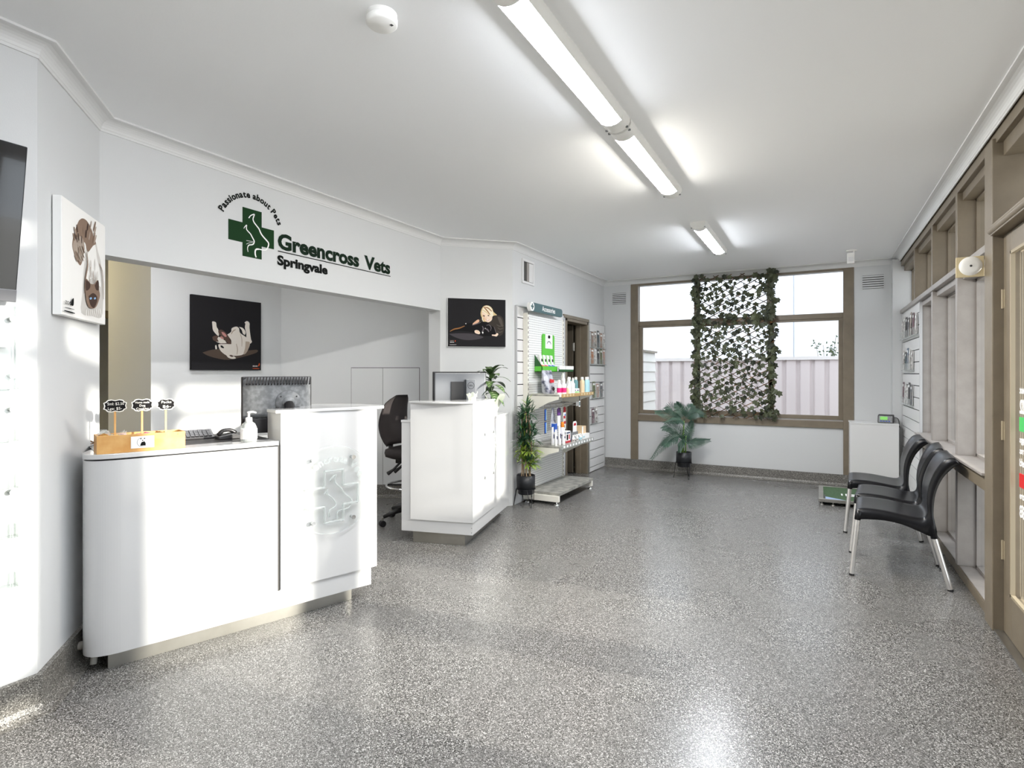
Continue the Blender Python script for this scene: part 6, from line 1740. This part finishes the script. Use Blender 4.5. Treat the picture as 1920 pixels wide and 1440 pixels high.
for (pts, h) in canes:
    for lvl in (0.44, 0.56, 0.66, 0.76, 0.86, 0.95, 1.0):
        if lvl > h: continue
        for _ in range(5):
            a = random.uniform(0, 2*PI); el = random.uniform(-0.1, 0.9); base = Vector(pts[0]).lerp(Vector(pts[-1]), (lvl-0.30)/(h-0.30)+random.uniform(-0.03, 0.03))
            br = Vector((math.cos(a)*math.cos(el), math.sin(a)*math.cos(el)*0.75, math.sin(el)))
            if br.x < 0 and base.x + br.x*0.2 < -0.11: br.x *= 0.25
            tip = base + br*random.uniform(0.03, 0.075)
            tgt = ml if (lvl < 0.6 and random.random() < 0.55) or random.random() < 0.06 else mb
            mm = 'bamboo_lime' if tgt is ml else 'bamboo_leaf'
            tgt.tube([base, tip], 0.0016, mm, n=4)
            for j in range(5):
                d = br + Vector((random.uniform(-0.9, 0.9), random.uniform(-0.9, 0.9), random.uniform(-0.4, 0.7)))
                if tip.x + d.normalized().x*0.12 < -0.115: d.x = abs(d.x)*0.3
                blade(tgt, tip, d, random.uniform(0.08, 0.135), random.uniform(0.007, 0.011), mm, droop=0.35, seg=4)
mb.build('foliage', t); ml.build('new_foliage', t)['label'] = 'lime green younger leaves'
# expanding willow trellis with ivy in front of the window
t = thing('ivy_trellis', 'expanding twig trellis covered in artificial ivy hanging over the middle of the window', 'trellis', (-0.98, 7.80, 0))
mat('twig', '#54402b', 0.7, noise=(30, '#9a6a33', 0.5, 0.7)); mat('ivy', '#454a36', 0.55, noise=(6, '#5d6446', 0.45, 0.7)); mat('ivy_dark', '#33382b', 0.6)
XH, Z0, ZT = 0.50, 0.775, 2.655
mb = MB()
def clipped(slope, c0, off, r_, m='twig'):
    pts = []
    for x in (-XH, XH):
        pts.append([x, c0+slope*x])
    (xa, za), (xb, zb) = pts
    def cl(xa, za, xb, zb):
        for lim, s in ((Z0, 1), (ZT, -1)):
            if (za-lim)*s < 0 and (zb-lim)*s < 0: return None
            if (za-lim)*s < 0: xa, za = xa+(xb-xa)*(lim-za)/(zb-za), lim
            if (zb-lim)*s < 0: xb, zb = xa+(xb-xa)*(lim-za)/(zb-za), lim
        return xa, za, xb, zb
    q = cl(xa, za, xb, zb)
    if q and math.hypot(q[2]-q[0], q[3]-q[1]) > 0.05: mb.tube([(q[0], off, q[1]), (q[2], off, q[3])], r_, m, n=5)
random.seed(2)
c_ = 0.45
while c_ < 3.0:
    clipped(0.52+random.uniform(-0.015, 0.015), c_, -0.004, 0.0058); c_ += 0.082
c_ = 0.4
while c_ < 3.1:
    clipped(-0.62+random.uniform(-0.02, 0.02), c_, 0.004, 0.0044); c_ += 0.105
mb.build('twig_lattice', t)
def ivy_leaf(mb, c, s, rot, tilt, m):
    out = [(0, -0.55), (0.22, -0.40), (0.52, -0.34), (0.42, -0.02), (0.56, 0.28), (0.22, 0.26), (0.06, 0.62), (-0.08, 0.58), (-0.20, 0.28), (-0.54, 0.30), (-0.42, -0.02), (-0.50, -0.34), (-0.22, -0.42)]
    X = Matrix.Translation(c) @ Matrix.Rotation(tilt[0], 4, 'Z') @ Matrix.Rotation(tilt[1], 4, 'X') @ Matrix.Rotation(rot, 4, 'Y')
    v = [tuple(X @ Vector((x*s, 0.12*s*(abs(x)*2)**2, y*s))) for x, y in out] + [tuple(X @ Vector((0, 0, 0)))]
    n = len(out)
    mb.faces(v, [(i, (i+1) % n, n) for i in range(n)], m)
mb = MB(); random.seed(77)
def scatter(x, z, s):
    ivy_leaf(mb, (x, random.uniform(-0.05, -0.008), z), s, PI+random.uniform(-0.9, 0.9), (random.gauss(0, 0.6), random.gauss(0.1, 0.4)), 'ivy' if random.random() < 0.75 else 'ivy_dark')
cnt = 0
pl = []
while cnt < 430:
    x = random.uniform(-XH+0.04, XH-0.04); z = random.uniform(Z0+0.01, ZT-0.03)
    if any((x-a)**2+(z-b)**2 < 0.036**2 for a, b in pl): 
        cnt += 0.15
        continue
    pl.append((x, z)); scatter(x, z, random.uniform(0.050, 0.074)); cnt += 1
for sx in (-1, 1):
    for k in range(130):
        scatter(sx*(XH-0.04+random.gauss(0.0, 0.032)), random.uniform(Z0, ZT+0.01), random.uniform(0.055, 0.08))
for k in range(30): scatter(random.uniform(-XH, XH), 2.10+random.gauss(0, 0.025), random.uniform(0.05, 0.065))
mb.build('ivy_leaves', t)
